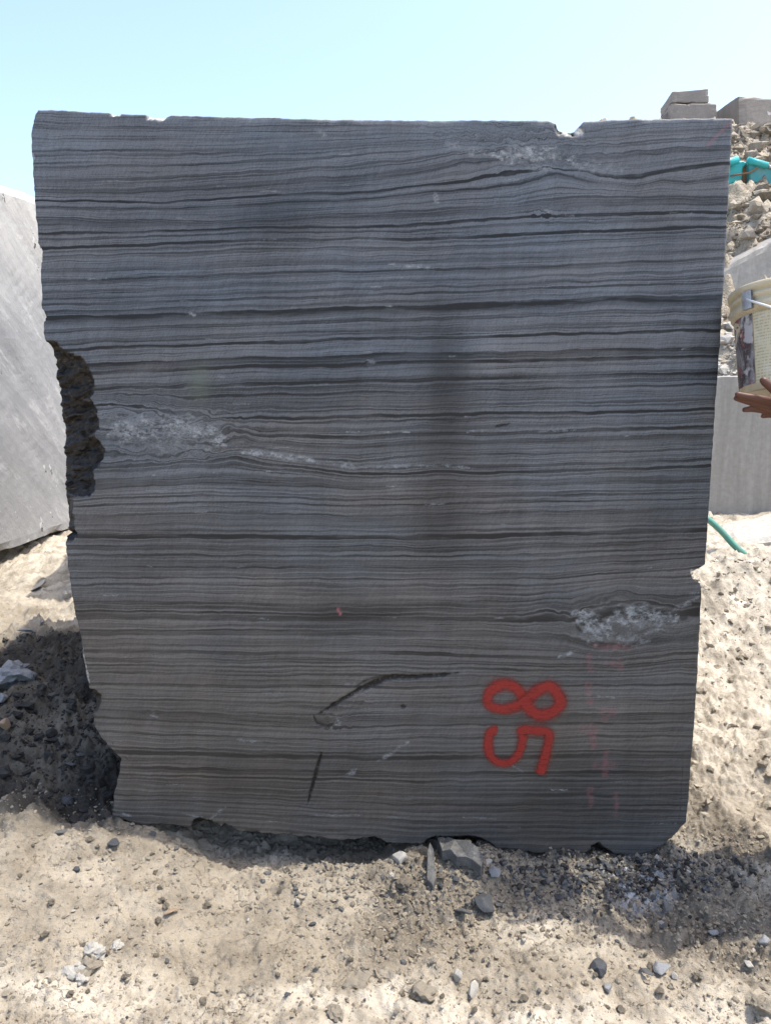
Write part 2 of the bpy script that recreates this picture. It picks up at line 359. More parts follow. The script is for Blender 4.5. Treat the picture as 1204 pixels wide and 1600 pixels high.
def ground_fields(x, y):
    z = smooth_ground(x, y)
    near = 1 - sstep(9, 16, np.hypot(x, y))
    crumb = sstep(-.1, .35, fbm(x * 1.9 + 3, y * 1.9, 3, 2) + .55 * np.exp(-(((x - .55) / .55) ** 2 + ((y - 2.2) / .28) ** 2))
                  - .35 * np.exp(-(((x + .35) / .5) ** 2 + ((y - 2.15) / .25) ** 2)))
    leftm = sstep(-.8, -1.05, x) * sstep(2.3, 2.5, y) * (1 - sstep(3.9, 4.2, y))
    rightm = sstep(.95, 1.15, x) * sstep(2.6, 3.0, y)
    farl = sstep(3.5, 4.0, y)
    rough = np.clip(.75 + crumb + .7 * leftm + .55 * rightm + .7 * farl, 0, 1.7)
    lump = fbm(x * 4.3, y * 4.3, 4, 1) * .030 + fbm(x * 13, y * 13, 4, 4) * .009
    w1, id1 = worley(x * 21 + .6 * fbm(x * 30, y * 30, 2, 5), y * 21 + .6 * fbm(x * 30 + 9, y * 30, 2, 6), 1)
    w2, id2 = worley(x * 47 + .5 * fbm(x * 60, y * 60, 2, 5), y * 47, 2)
    w3, id3 = worley(x * 9, y * 9 + 3, 4)
    clod = np.where(id1 > .55, np.maximum(.48 - w1, 0) * 1.9, 0) ** .8 * .017
    clod2 = np.where(id2 > .45, np.maximum(.5 - w2, 0) * 2, 0) ** .8 * .0105
    clod3 = np.where(id3 > .72, np.maximum(.42 - w3, 0) * 2.2, 0) ** .7 * .022
    pits = -np.maximum(fbm(x * 16, y * 16, 3, 6) - .2, 0) * .04 + np.round(fbm(x * 6.5, y * 6.5, 4, 3) * 5) * .0022
    z = z + near * (lump + rough * (clod + clod2) + np.maximum(rough - .55, 0) * clod3 + pits * np.clip(rough, .2, 1) + fbm(x * 75, y * 75, 3, 3) * .0042 * np.clip(rough, .35, 1.2))
    wl, il = worley(x * 11 + .7 * fbm(x * 14, y * 14, 3, 2), y * 11 + .7 * fbm(x * 14 + 5, y * 14, 3, 1), 6)
    z = z + leftm * (np.where(il > .3, np.maximum(.55 - wl, 0) * 1.8, 0) * .028 + .018 * fbm(x * 26, y * 26, 4, 5, .6))
    z = z - .075 * sstep(-2.28, -2.5, x) * sstep(3.9, 4.2, y) * (1 - sstep(6.8, 7.2, y))
    # heap against the left end of the block, crest right of it
    z = z + .055 * leftm * (fbm(x * 3.1 + 5, y * 3.1, 4, 4) + .2)
    crest = np.exp(-((y - 4.5) / .35) ** 2) * sstep(1.3, 1.8, x)
    z = z + crest * (.09 + .11 * np.abs(fbm(x * 3.3, y * 3.3, 4, 5)))
    # broken heap under the right half of the front edge
    heap = np.exp(-(((x - .32) / .36) ** 2 + ((y - 2.40) / .12) ** 2))
    z = z + heap * (.03 + .02 * fbm(x * 17, y * 17, 3, 2))
    far = sstep(20, 60, np.hypot(x, y)); z = z + far * fbm(x * .02, y * .02, 3, 2) * 2
    dark = np.clip(leftm * (.8 + .5 * fbm(x * 3, y * 3, 3, 3)), 0, 1) * (1 - sstep(3.55, 3.8, y - .45 * (x + 1.7)))  # dark debris tone at left, also painting in the block's cast shadow
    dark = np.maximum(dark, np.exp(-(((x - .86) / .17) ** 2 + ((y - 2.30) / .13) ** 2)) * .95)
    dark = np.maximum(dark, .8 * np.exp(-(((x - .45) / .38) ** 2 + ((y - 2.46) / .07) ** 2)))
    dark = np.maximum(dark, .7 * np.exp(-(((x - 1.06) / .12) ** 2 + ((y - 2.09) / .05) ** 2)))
    powder = np.exp(-(((x - .84) / .11) ** 4 + ((y - 2.30) / .10) ** 4))
    pale = np.clip(.55 * sstep(1.84, 1.74, y + .12 * fbm(x * 3, y * 3, 3, 6)) + rightm * .75 + sstep(3.7, 4.5, y) * 1.0
                   + .7 * sstep(.1, .5, fbm(x * 2.3 + 11, y * 2.3, 3, 7)) + .8 * np.exp(-(((x - .0) / .3) ** 2 + ((y - 1.80) / .07) ** 2)) + .8 * np.exp(-(((x + .78) / .18) ** 2 + ((y - 1.80) / .08) ** 2)), 0, 1)
    return z, crumb * (1 - .6 * sstep(3, 4, y)), np.clip(dark, 0, 1), powder, pale
gx = axis(-400, 400, -1.35, 1.35, .005, 1.009, -2.9, 2.9, 1.10)
gy = axis(-300, 500, 1.6, 2.7, .005, 1.009, 1.57, 6.0, 1.10)
GX, GY = np.meshgrid(gx, gy)
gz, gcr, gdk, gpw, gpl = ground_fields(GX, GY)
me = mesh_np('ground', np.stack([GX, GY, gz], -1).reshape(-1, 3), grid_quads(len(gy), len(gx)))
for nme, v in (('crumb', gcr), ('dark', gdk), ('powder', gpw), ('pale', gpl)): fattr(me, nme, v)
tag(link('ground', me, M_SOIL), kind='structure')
def gh(x, y):
    i = int(np.clip(np.searchsorted(gx, x), 1, len(gx) - 1)); j = int(np.clip(np.searchsorted(gy, y), 1, len(gy) - 1))
    fx = (x - gx[i - 1]) / (gx[i] - gx[i - 1]); fy = (y - gy[j - 1]) / (gy[j] - gy[j - 1])
    return float((gz[j-1, i-1] * (1 - fx) + gz[j-1, i] * fx) * (1 - fy) + (gz[j, i-1] * (1 - fx) + gz[j, i] * fx) * fy)
def onground(px, py):                    # where the line of sight meets the ground
    dx, dy, dz = ray(px, py); prev = None
    for t in np.arange(1.2, 12, .01):
        x, y, z = dx * t, dy * t, CAMZ + dz * t
        if z <= gh(x, y): return Vector((x, y, gh(x, y)))
    return Vector((dx * 8, dy * 8, .4))

# ------------------------------------------------------------------ quarry hill on the right
HY = [6.2, 6.7, 7.4, 8.2, 9.6, 10.4, 11, 12.5, 14, 14.9, 16.4, 17.2, 19, 21, 24, 60]
HZ = [.2, .45, .95, 1.65, 2.35, 2.6, 3.2, 3.75, 4.35, 5.05, 5.35, 6.2, 7.0, 7.72, 7.8, 8.2]
def hill_h(x, y):
    z = np.interp(y + .5 * fbm(x * .35, y * .35, 2, 3), HY, HZ)
    side = sstep(.3, 4.2, x - .06 * y)
    pad = sstep(6.6, 5.4, x) * sstep(12.2, 13.2, y) * (1 - sstep(18.5, 20, y))
    z = z * (1 - pad) + 3.45 * pad
    z = z * side
    r = fbm(x * 1.1, y * 1.1, 5, 4, .6)
    rid = 1 - np.abs(fbm(x * 1.7 + 4, y * 1.7, 4, 6, .55)) * 2
    w, wid = worley(x * 2.6 + .5 * r, y * 2.0, 3); w2, wid2 = worley(x * 6, y * 5, 5)
    z = z + side * (1 - .8 * pad) * (r * .28 + rid * .10 + np.where(wid > .5, np.maximum(.5 - w, 0), 0) * .5 + np.where(wid2 > .4, np.maximum(.5 - w2, 0), 0) * .2 + fbm(x * 9, y * 9, 3, 2) * .06)
    return z
hx = np.concatenate([np.linspace(.3, 3.2, 30), np.linspace(3.25, 9.5, 230), np.linspace(9.7, 40, 70)])
hy = np.concatenate([np.linspace(6.1, 12, 150), np.linspace(12.05, 22.5, 200), np.linspace(22.8, 60, 40)])
HXg, HYg = np.meshgrid(hx, hy)
hz = hill_h(HXg, HYg)
edge = np.minimum(sstep(.3, 1.2, HXg), 1) * sstep(6.1, 6.6, HYg)
hz = hz * edge - .6 * (1 - edge)
def mat_hill():
    t = NT('quarry_slope'); o = t.obj()
    n = t.noise(o, 1.3, 6, .6, .5); f = t.noise(o, 7, 5, .65); g = t.noise(o, 26, 4, .65)
    col = t.mix(t.rng(n, .36, .64), (.23, .185, .135), (.42, .36, .27))
    col = t.mix(t.rng(f, .48, .66, 0, .75), col, (.52, .46, .37))
    col = t.mix(t.rng(f, .30, .44, .7, 0), col, (.16, .135, .105))
    col = t.mix(t.rng(g, .55, .75, 0, .5), col, (.17, .15, .125))
    return t.done(col, .95, t.bump(t.math('ADD', f, t.math('MULTIPLY', g, .5)), .09, .9))
tag(link('hillside', mesh_np('hillside', np.stack([HXg, HYg, hz], -1).reshape(-1, 3), grid_quads(len(hy), len(hx))), mat_hill()), kind='structure')
def hh(x, y): return float(hill_h(np.array([x]), np.array([y]))[0])

# ------------------------------------------------------------------ the veined block
LEFT = [(60,172),(55,180),(52,196),(49,215),(50,240),(52,283),(56,330),(60,384),(64,392),(64,430),(66,480),(69,500),(68,520),(72,534),(73,548),(76,580),(81,640),(83,665),(86,690),(90,740),(94,775),(99,820),(103,850),(106,880),(112,920),(118,960),(126,990),(130,1025),(140,1075),(146,1110),(148,1132),(158,1153),(174,1169),(190,1186),(186,1210),(178,1245),(176,1275)]
TOP = [(60,172),(83,172),(120,174),(170,177),(178,180),(190,178),(230,180),(238,184),(258,184),(268,180),(400,184),(432,184),(468,186),(540,187),(660,188),(780,188),(857,188),(868,193),(873,202),(881,206),(897,205),(903,198),(912,190),(960,187),(1010,186),(1100,185),(1143,185)]
RIGHT = [(1143,185),(1140,260),(1135,350),(1130,440),(1125,520),(1118,620),(1113,690),(1109,760),(1104,840),(1101,882),(1096,885),(1084,887),(1078,894),(1081,904),(1094,912),(1095,925),(1094,950),(1090,1030),(1086,1100),(1080,1180),(1075,1250),(1071,1285)]
BOT = [(176,1275),(200,1284),(230,1291),(250,1288),(270,1291),(298,1294),(320,1291),(345,1293),(380,1299),(400,1300),(470,1306),(530,1313),(560,1311),(585,1311),(600,1317),(640,1319),(662,1320),(690,1318),(740,1319),(770,1326),(800,1329),(860,1336),(905,1335),(922,1330),(940,1330),(960,1335),(985,1338),(1012,1335),(1034,1326),(1050,1312),(1058,1300),(1071,1285)]
def arc_resample(pts, n):
    p = np.array([face(*q) for q in pts]); d = np.concatenate([[0], np.cumsum(np.hypot(*np.diff(p, axis=0).T))])
    t = np.linspace(0, d[-1], n); return np.stack([np.interp(t, d, p[:, 0]), np.interp(t, d, p[:, 1])], -1)
NC, NR = 520, 580
L = arc_resample(LEFT, NR); Rr = arc_resample(RIGHT, NR); T = arc_resample(TOP, NC); B = arc_resample(BOT, NC)
def jitter(P, amp, seed, f=55):
    k = np.arange(len(P)) * .004 * f; e = np.minimum(1, np.minimum(np.arange(len(P)), np.arange(len(P))[::-1]) / 6)
    P[:, 0] += amp * e * fbm(k, k * 0 + seed, 4, seed); P[:, 1] += amp * e * fbm(k, k * 0 + seed + 9, 4, seed + 1)
jitter(L, .0032, 1); jitter(Rr, .0016, 2); jitter(T, .0018, 3); jitter(B, .007, 4)
v = np.linspace(0, 1, NR)[:, None, None]; u = np.linspace(0, 1, NC)[None, :, None]
P = (1 - v) * T[None] + v * B[None] + (1 - u) * L[:, None] + u * Rr[:, None] \
    - ((1 - u) * (1 - v) * T[0] + u * (1 - v) * T[-1] + (1 - u) * v * B[0] + u * v * B[-1])
FX, FZ = P[..., 0], P[..., 1]
PX, PYy = unface(FX, FZ)                 # measured coordinates of each face vertex
dep = np.zeros_like(FX)
# strata: guide veins traced left to right -> level coordinate
GUIDES = [
 (170, [(50,165),(640,170),(1143,168)]),
 (195, [(50,196),(270,200),(400,200),(540,198),(640,195),(760,205),(900,207),(1000,196),(1143,190)]),
 (250, [(52,283),(233,281),(400,270),(520,261),(635,249),(715,236),(800,232),(900,228),(980,222),(1143,212)]),
 (272, [(66,299),(200,300),(282,298),(400,291),(520,283),(645,270),(720,255),(800,250),(900,246),(960,244),(1060,236),(1143,232)]),
 (292, [(60,311),(133,312),(250,316),(332,312),(400,307),(537,303),(640,292),(729,283),(780,270),(860,258),(920,268),(960,277),(1000,275),(1060,262),(1143,255)]),
 (305, [(66,324),(282,325),(400,320),(520,315),(640,305),(773,291),(810,287),(870,269),(920,284),(991,291),(1033,281),(1072,286),(1143,278)]),
 (330, [(66,341),(233,343),(330,349),(400,345),(540,334),(640,330),(801,320),(900,309),(1000,309),(1143,307)]),
 (352, [(66,364),(282,361),(400,356),(547,355),(640,352),(767,344),(841,338),(942,335),(1143,331)]),
 (374, [(66,387),(282,381),(400,376),(555,373),(640,374),(801,368),(1000,359),(1143,353)]),
 (422, [(66,441),(400,428),(640,422),(800,418),(1143,404)]),
 (481, [(66,498),(400,490),(540,482),(640,481),(800,473),(990,466),(1143,463)]),
 (553, [(66,575),(145,571),(400,561),(560,557),(640,553),(800,551),(1143,544)]),
 (595, [(66,612),(110,611),(200,606),(400,598),(640,595),(740,590),(1143,582)]),
 (650, [(80,640),(170,632),(240,640),(330,655),(440,653),(640,650),(740,649),(1143,639)]),
 (712, [(90,708),(180,708),(250,712),(330,703),(400,706),(480,718),(560,722),(640,712),(690,709),(740,711),(1143,700)]),
 (740, [(95,733),(150,729),(250,721),(330,716),(360,715),(440,727),(541,738),(632,741),(682,736),(732,740),(898,735),(1143,727)]),
 (759, [(95,768),(146,763),(316,755),(400,757),(540,762),(640,759),(1143,751)]),
 (840, [(95,839),(640,840),(1143,828)]),
 (905, [(100,902),(640,905),(860,904),(960,895),(1143,884)]),
 (960, [(110,955),(640,960),(820,960),(890,952),(970,935),(1050,945),(1143,940)]),
 (984, [(110,985),(640,984),(820,990),(900,1000),(970,1012),(1060,1000),(1143,990)]),
 (1021,[(120,1018),(640,1021),(900,1030),(970,1032),(1060,1022),(1143,1018)]),
 (1074,[(120,1070),(640,1074),(1143,1068)]),
 (1132,[(140,1122),(300,1128),(510,1138),(640,1132),(1143,1130)]),
 (1209,[(170,1200),(640,1209),(1143,1206)]),
 (1284,[(170,1262),(640,1284),(1143,1284)]),
 (1340,[(170,1310),(640,1340),(1143,1345)])]
wob = 2.6 * fbm(PX / 95, PYy / 34, 3, 1) + 1.5 * fbm(PX / 33, PYy / 12, 3, 3) + .5 * fbm(PX / 9, PYy / 7, 2, 5)
KNOTS = [(838, 246, 120, 30), (780, 205, 120, 18), (262, 672, 125, 44), (972, 972, 105, 34)]
for cx, cy, rx, ry in KNOTS:
    k = np.exp(-(((PX - cx) / rx) ** 2 + ((PYy - cy) / ry) ** 2))
    wob += k * ((10 if cy < 250 else 28) * fbm(PX / 42, PYy / 20, 4, 4) + 6 * fbm(PX / 12, PYy / 8, 3, 6))
for cx, cy, rr, a in ((576, 567, 9, 3), (300, 491, 10, 4), (850, 333, 22, 4), (560, 1100, 30, 2), (520, 1128, 25, 4), (240, 1115, 14, 3)):
    k = np.exp(-(((PX - cx) / rr) ** 2 + ((PYy - cy) / (rr * .6)) ** 2)); wob += k * a * 2 * fbm(PX / 7, PYy / 5, 3, 2)
YW = PYy + wob
gyl = np.stack([np.interp(PX, [p[0] for p in g], [p[1] for p in g]) for _, g in GUIDES], 0)
gsv = np.array([g[0] for g in GUIDES], float)
strata = np.full(PX.shape, gsv[0]) + (YW - gyl[0])
for i in range(len(GUIDES) - 1):
    a, b = gyl[i], gyl[i + 1]; m = YW >= a
    strata = np.where(m, gsv[i] + (YW - a) / np.maximum(b - a, 2) * (gsv[i + 1] - gsv[i]), strata)
# knots of pale crystal and thin pale lenses
quartz = np.zeros_like(FX)
def add(arr, val): np.maximum(arr, val, out=arr)
nz = fbm(PX / 22, PYy / 11, 4, 2); nzf = fbm(PX / 7, PYy / 5, 3, 4)
def lens(arr, pts, w, amp=1.0, rag=.5, taper=True):
    d, p = segdist(PX, PYy, pts)
    ww = w * (np.sqrt(np.clip(np.sin(np.pi * np.clip(p, .02, .98)), 0, 1)) if taper else 1)
    add(arr, amp * np.clip(1.4 - (d + rag * w * nzf * 1.6 + rag * w * nz) / np.maximum(ww, .4), 0, 1))
lens(quartz, [(690,222),(730,236),(770,240)], 7, .55); lens(quartz, [(775,240),(830,243),(895,250)], 15, .95, .6)
lens(quartz, [(800,252),(860,262)], 8, .6); lens(quartz, [(890,255),(975,266)], 9, .5); lens(quartz, [(845,238),(860,245)], 9, 1)
lens(quartz, [(180,672),(215,678)], 14, .85, .6, False); lens(quartz, [(222,656),(238,662)], 7, 1, .4, False)
lens(quartz, [(240,672),(285,664),(325,676),(350,692)], 15, .9, .6); lens(quartz, [(200,690),(330,700)], 10, .4)
lens(quartz, [(365,704),(430,712),(545,728)], 5, .8, .4); lens(quartz, [(525,724),(555,733)], 6, .7); lens(quartz, [(555,730),(690,728)], 2.2, .6)
lens(quartz, [(690,727),(732,731)], 3, .75, .2); lens(quartz, [(600,412),(690,420)], 3, .75, .3); lens(quartz, [(540,675),(640,675)], 1.6, .7, .2)
lens(quartz, [(730,675),(760,672)], 1.8, .8, .3); lens(quartz, [(840,674),(900,672)], 2, .6, .3); lens(quartz, [(850,330),(895,337)], 4.5, .5)
lens(quartz, [(496,205),(508,212)], 4, .5); lens(quartz, [(296,487),(306,494)], 4, .6); lens(quartz, [(572,563),(586,569)], 5, .55)
lens(quartz, [(900,958),(925,982),(960,990)], 21, .95, .45); lens(quartz, [(945,968),(1000,962),(1050,966)], 16, .85, .6)
lens(quartz, [(960,995),(1010,1000)], 10, .45); lens(quartz, [(1040,960),(1092,932)], 3.5, .55, .4); lens(quartz, [(1005,988),(1040,984)], 4, .7, .3)
lens(quartz, [(868,1028),(898,1018)], 3, .7, .4); lens(quartz, [(540,1212),(556,1204)], 3.5, .55); lens(quartz, [(590,1190),(640,1158)], 3.5, .4)
lens(quartz, [(525,1122),(530,1132)], 4, .9); lens(quartz, [(372,1156),(415,1160)], 2.6, .6); lens(quartz, [(235,1116),(248,1122)], 4, .6)
lens(quartz, [(285,1270),(320,1278)], 1.8, .7, .2); lens(quartz, [(325,1282),(352,1262)], 2.5, .6, .4); lens(quartz, [(180,1268),(205,1275)], 1.5, .6)
lens(quartz, [(490,1274),(565,1274)], 1.2, .7, .2); lens(quartz, [(720,1277),(780,1280)], 1.2, .6, .2); lens(quartz, [(520,1068),(570,1070)], 1.6, .5)
lens(quartz, [(910,1085),(960,1090)], 2, .5, .3); lens(quartz, [(800,1197),(816,1206)], 1.5, .8); lens(quartz, [(160,283),(215,285)], 1.3, .7, .2)
lens(quartz, [(400,298),(440,299)], 1.3, .6, .2); lens(quartz, [(275,340),(300,346)], 2, .4); lens(quartz, [(680,300),(683,325)], 3.5, .75, .7)
for k in range(70):                      # short pale scratches all over
    cx, cy = random.uniform(90, 1100), random.uniform(210, 1300); l = random.uniform(4, 22)
    sl_ = random.choice((0, 0, 0, 1)); lens(quartz, [(cx - l, cy + sl_ * random.uniform(-4, 4)), (cx + l, cy)], random.uniform(.7, 1.2), random.uniform(.35, .75), .2)
white = np.zeros_like(FX); crack = np.zeros_like(FX); pink = np.zeros_like(FX); green = np.zeros_like(FX); patch = np.zeros_like(FX)
def blob(arr, cx, cy, rx, ry, a): arr += a * np.exp(-(((PX - cx) / rx) ** 2 + ((PYy - cy) / ry) ** 2))
for b in ((430,345,95,45,.22),(700,590,38,110,.22),(690,790,60,90,.15),(560,965,110,24,.25),(330,1240,260,60,.12),(900,1250,160,80,.16),(220,500,200,40,.08),
          (300,860,180,40,.10),(640,1190,220,26,.12),(450,610,90,40,.12),(760,560,24,70,-.10),(780,800,90,60,-.06),(960,1130,120,40,-.08),(300,760,150,30,-.08)): blob(patch, *b)
patch *= 1.9; patch += .16 * np.clip(fbm(PX / 130, PYy / 75, 4, 5) + .1, -.5, 1) + .10 * fbm(PX / 26, PYy / 420, 3, 6)
for b in ((250,330,120,90,.07),(400,600,240,60,.08),(620,520,90,60,.10),(700,700,34,200,.13),(500,230,200,30,.05),(850,690,160,30,.07),(300,1060,160,40,.05),(800,1290,260,50,.12)): blob(patch, *b)
blob(green, 312, 598, 17, 30, .8)
lens(crack, [(496,1116),(530,1096),(560,1078),(585,1066),(612,1058),(650,1058),(690,1055),(716,1051)], 4.2, 1.2, .25)
lens(crack, [(560,1082),(588,1068),(606,1060)], 4, 1.1, .4); lens(crack, [(552,1075),(575,1062),(600,1056)], 2, .7, .4)
lens(crack, [(503,1174),(492,1212),(480,1258)], 2.6, 1.2, .15); lens(crack, [(490,1118),(494,1130),(512,1134),(522,1130)], 2, .8, .4)
lens(crack, [(870,198),(874,206)], 4.5, 1.2, .2, False); lens(crack, [(891,205),(894,209)], 4.5, 1.2, .2, False)
lens(crack, [(772,667),(796,662)], 2, 1, .3); lens(crack, [(624,1103),(632,1106)], 3.5, .8, .5); lens(crack, [(898,976),(910,990)], 4, .8, .3)
lens(white, [(876,203),(903,204)], 6, 1, .5, False); lens(white, [(232,183),(264,184)], 4.5, 1, .7); lens(white, [(174,179),(188,179)], 2.5, .9, .5)
lens(white, [(1083,900),(1080,892),(1090,908)], 2, .7, .4)
lens(white, [(112,950),(124,992),(140,1070)], 1.3, .6, .6); lens(white, [(50,240),(52,250)], 3, .4)
for p in ([(920,1025),(921,1045)],[(945,1038),(968,1038)],[(968,1036),(970,1048)],[(918,1072),(922,1095)],[(940,1112),(958,1108)],[(945,1122),(955,1115)],[(925,1140),(928,1165)],
          [(945,1170),(946,1180)],[(930,1197),(958,1196)],[(943,1190),(945,1212)],[(923,1234),(922,1262)],[(962,1240),(962,1270)],[(925,1008),(985,1012)]):
    lens(pink, p, 4.5, .30, .7, False)
lens(pink, [(527,948),(532,962)], 4, .95, .3); lens(pink, [(1106,226),(1142,190)], 2.2, .5, .4, False); lens(pink, [(905,1140),(940,1135)], 8, .2, .5)
# broken areas: recessed, rough
broken = np.zeros_like(FX)
CHIP = [(40,533),(72,533),(90,534),(98,547),(110,553),(123,555),(136,569),(147,594),(148,612),(141,622),(150,640),(154,655),(153,670),(145,681),(157,692),(164,705),(161,718),(150,731),(143,737),(148,752),(147,766),(138,776),(124,777),(112,779),(113,800),(116,824),(120,837),(60,842)]
jx, jy = PX + 2.2 * fbm(PX / 9, PYy / 9, 3, 1), PYy + 2.2 * fbm(PX / 9, PYy / 9, 3, 2)
m = inpoly(jx, jy, CHIP); dd, _ = segdist(jx, jy, CHIP[1:-1]); dd = np.where(m, dd, 0)
broken = np.maximum(broken, m.astype(float))
fw, fid = worley(PX / 26 + .3 * nz, PYy / 20 + .3 * nz, 4); fw2, fid2 = worley(PX / 11, PYy / 9, 6)
dep += np.where(m, np.minimum(dd / 10, 1) * (.011 * fid + .010 * fw + .003 * fid2), 0)
led = fbm(PX / 40, PYy / 18, 4, 5); led2 = np.abs(fbm(PX / 60 + 3, (PYy + .4 * PX) / 22, 4, 6))
dep += np.where(m, .010 + np.minimum(dd, 70) * .0006 + .5 * (.03 * np.sqrt(np.minimum(dd, 30) / 30)) + np.minimum(dd / 12, 1) * (.016 * led + .030 * led2 + .008 * nzf), 0)
SMALL = [[(136,1076),(150,1078),(158,1088),(157,1102),(150,1114),(144,1116)], [(296,1296),(302,1282),(312,1278),(326,1281),(345,1290),(345,1298)],
         [(230,1296),(238,1288),(270,1289),(285,1298)], [(340,1300),(350,1288),(362,1290),(372,1301)], [(558,1318),(566,1309),(585,1308),(600,1314),(606,1322)], [(655,1324),(668,1311),(684,1306),(708,1308),(735,1307),(752,1311),(770,1320),(778,1332)],
         [(920,1338),(924,1321),(935,1318),(948,1327),(962,1338)], [(40,380),(61,382),(66,392),(64,408),(50,410)], [(50,482),(68,484),(73,492),(70,502),(50,505)], [(96,838),(116,830),(120,838),(114,846),(98,846)],
         [(985,1345),(1010,1332),(1034,1322),(1052,1306),(1064,1296),(1080,1300),(1060,1345)]]
for poly in SMALL:
    m = inpoly(jx, jy, poly); dd, _ = segdist(jx, jy, poly); dd = np.where(m, dd, 0)
    broken = np.maximum(broken, np.where(m, np.minimum(.5 + dd / 4, 1), 0)); dep += np.where(m, .006 + dd * .0022 + .01 * np.abs(nzf), 0)
dep += crack * .006 + np.clip(white, 0, 1) * .006
# worn edges and slight unevenness of the sawn plane
ei = np.arange(NR)[:, None]; ej = np.arange(NC)[None, :]
ed = np.minimum(np.minimum(ei, NR - 1 - ei), np.minimum(ej, NC - 1 - ej)).astype(float)
wear = np.clip(1 + 1.3 * fbm(PX / 30, PYy / 30, 3, 7), .2, 3)
dep += .0022 * np.exp(-ed / (1.3 * wear)) * wear + .0009 * fbm(PX / 50, PYy / 50, 3, 6)
co = np.stack([FX, FY + dep, FZ], -1).reshape(-1, 3)
idx = np.arange(NR * NC).reshape(NR, NC)
loop = np.concatenate([idx[0, :-1], idx[:-1, -1], idx[-1, :0:-1], idx[:0:-1, 0]])
lc = co[loop]; cen = np.array([.03, 0, 1.15]); nl = len(loop)
rings = [lc]; verts = [co]; quads = [grid_quads(NR, NC)]; prev = loop; base = len(co)
nrm = lc - cen; nrm[:, 1] = 0; nrm /= np.linalg.norm(nrm, axis=1)[:, None]
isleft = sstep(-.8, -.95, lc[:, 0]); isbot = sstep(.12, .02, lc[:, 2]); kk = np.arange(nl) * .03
for d in (.012, .05, .12, .25, .45, .7, 1.0, 1.25, 1.45, 1.52):
    amp = .003 + (isleft * .035 + isbot * .03) * min(1, d / .25)
    off = amp * (fbm(kk * 1.3, kk * 0 + d * 6, 4, 3) - .75) - .004 * min(1, d / .05)
    if d > 1.4: off = off - .04 * (d - 1.35)
    q = lc + nrm * off[:, None]; q[:, 1] = np.maximum(lc[:, 1], FY) + d * (1 - .06 * sstep(.5, -1, lc[:, 0])) 
    ids = base + np.arange(nl); base += nl; verts.append(q)
    quads.append(np.stack([np.roll(prev, -1), prev, ids, np.roll(ids, -1)], -1)); prev = ids
cap = base; verts.append(np.array([[.0, FY + 1.55, 1.15]]))
tris = np.stack([np.roll(prev, -1), prev, np.full(nl, cap)], -1)
allco = np.concatenate(verts); ne = len(allco) - len(co)
# sides carry the same layering
fxs = np.concatenate([FX.ravel(), allco[len(co):, 0] * .6 + allco[len(co):, 1]])
pxe, pye = unface(allco[len(co):, 0], allco[len(co):, 2])
sst = np.concatenate([strata.ravel(), pye])
me = mesh_np('stone_block', allco, np.concatenate(quads)[:, ::-1], tris[:, ::-1])
vattr(me, 'flow', np.stack([fxs, sst / 500, np.zeros_like(fxs)], -1))
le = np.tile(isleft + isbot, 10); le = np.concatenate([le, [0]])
def full(a, tail=None): return np.concatenate([a.ravel(), np.zeros(ne) if tail is None else tail])
for nme, a in (('quartz', quartz), ('white', np.clip(white, 0, 1)), ('crack', np.clip(crack, 0, 1)), ('pink', pink), ('green', green), ('patch', np.clip(patch, -.16, .6))): fattr(me, nme, full(a))
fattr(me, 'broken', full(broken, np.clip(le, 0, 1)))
BLOCK = tag(link('stone_block', me, M_VEIN), 'tall dark veined marble block with red 85 sprayed on its sawn face', 'stone block')

# sprayed number: a film of paint on the face
def catmull(pts, n=14):
    out = []; p = [pts[0]] + list(pts) + [pts[-1]]
    for i in range(1, len(p) - 2):
        a, b, c, d = [np.array(q, float) for q in p[i - 1:i + 3]]
        for k in range(n):
            t = k / n; out.append(.5 * (2 * b + (c - a) * t + (2 * a - 5 * b + 4 * c - d) * t ** 2 + (3 * b - a - 3 * c + d) * t ** 3))
    out.append(np.array(pts[-1], float)); return np.array(out)
def zo(p): return [(700 + x * .2492, 1000 + y * .2492) for x, y in p]
D8 = zo([(480,385),(436,312),(370,277),(300,292),(250,345),(256,405),(320,430),(400,422),(475,385),(545,325),(630,290),(682,335),(700,395),(655,445),(580,470),(518,438),(480,385)])
D5 = zo([(308,568),(272,566),(254,600),(252,680),(272,735),(330,768),(385,762),(435,715),(458,655),(466,600),(456,566),(500,560),(560,566),(615,572),(630,600),(616,680),(600,745),(570,842)])
def paint_mat():
    t = NT('red_spray_paint'); o = t.obj(); sp = t.attr('spray'); n = t.noise(o, 260, 3, .7); f = t.noise(t.vmul(o, (30, 1, 200)), 1, 3, .6)
    a = t.math('ADD', sp, t.rng(n, .3, .7, -.16, .16)); a = t.math('MULTIPLY', t.rng(a, .04, .85), t.rng(f, .25, .5, .62, 1))
    a = t.math('MULTIPLY', a, t.rng(sp, 0, .1))
    t.put(t.b.inputs['Alpha'], a)
    return t.done(t.mix(t.rng(n, .3, .7), (.20, .017, .013), (.29, .029, .021)), .55)
M_PAINT = paint_mat()
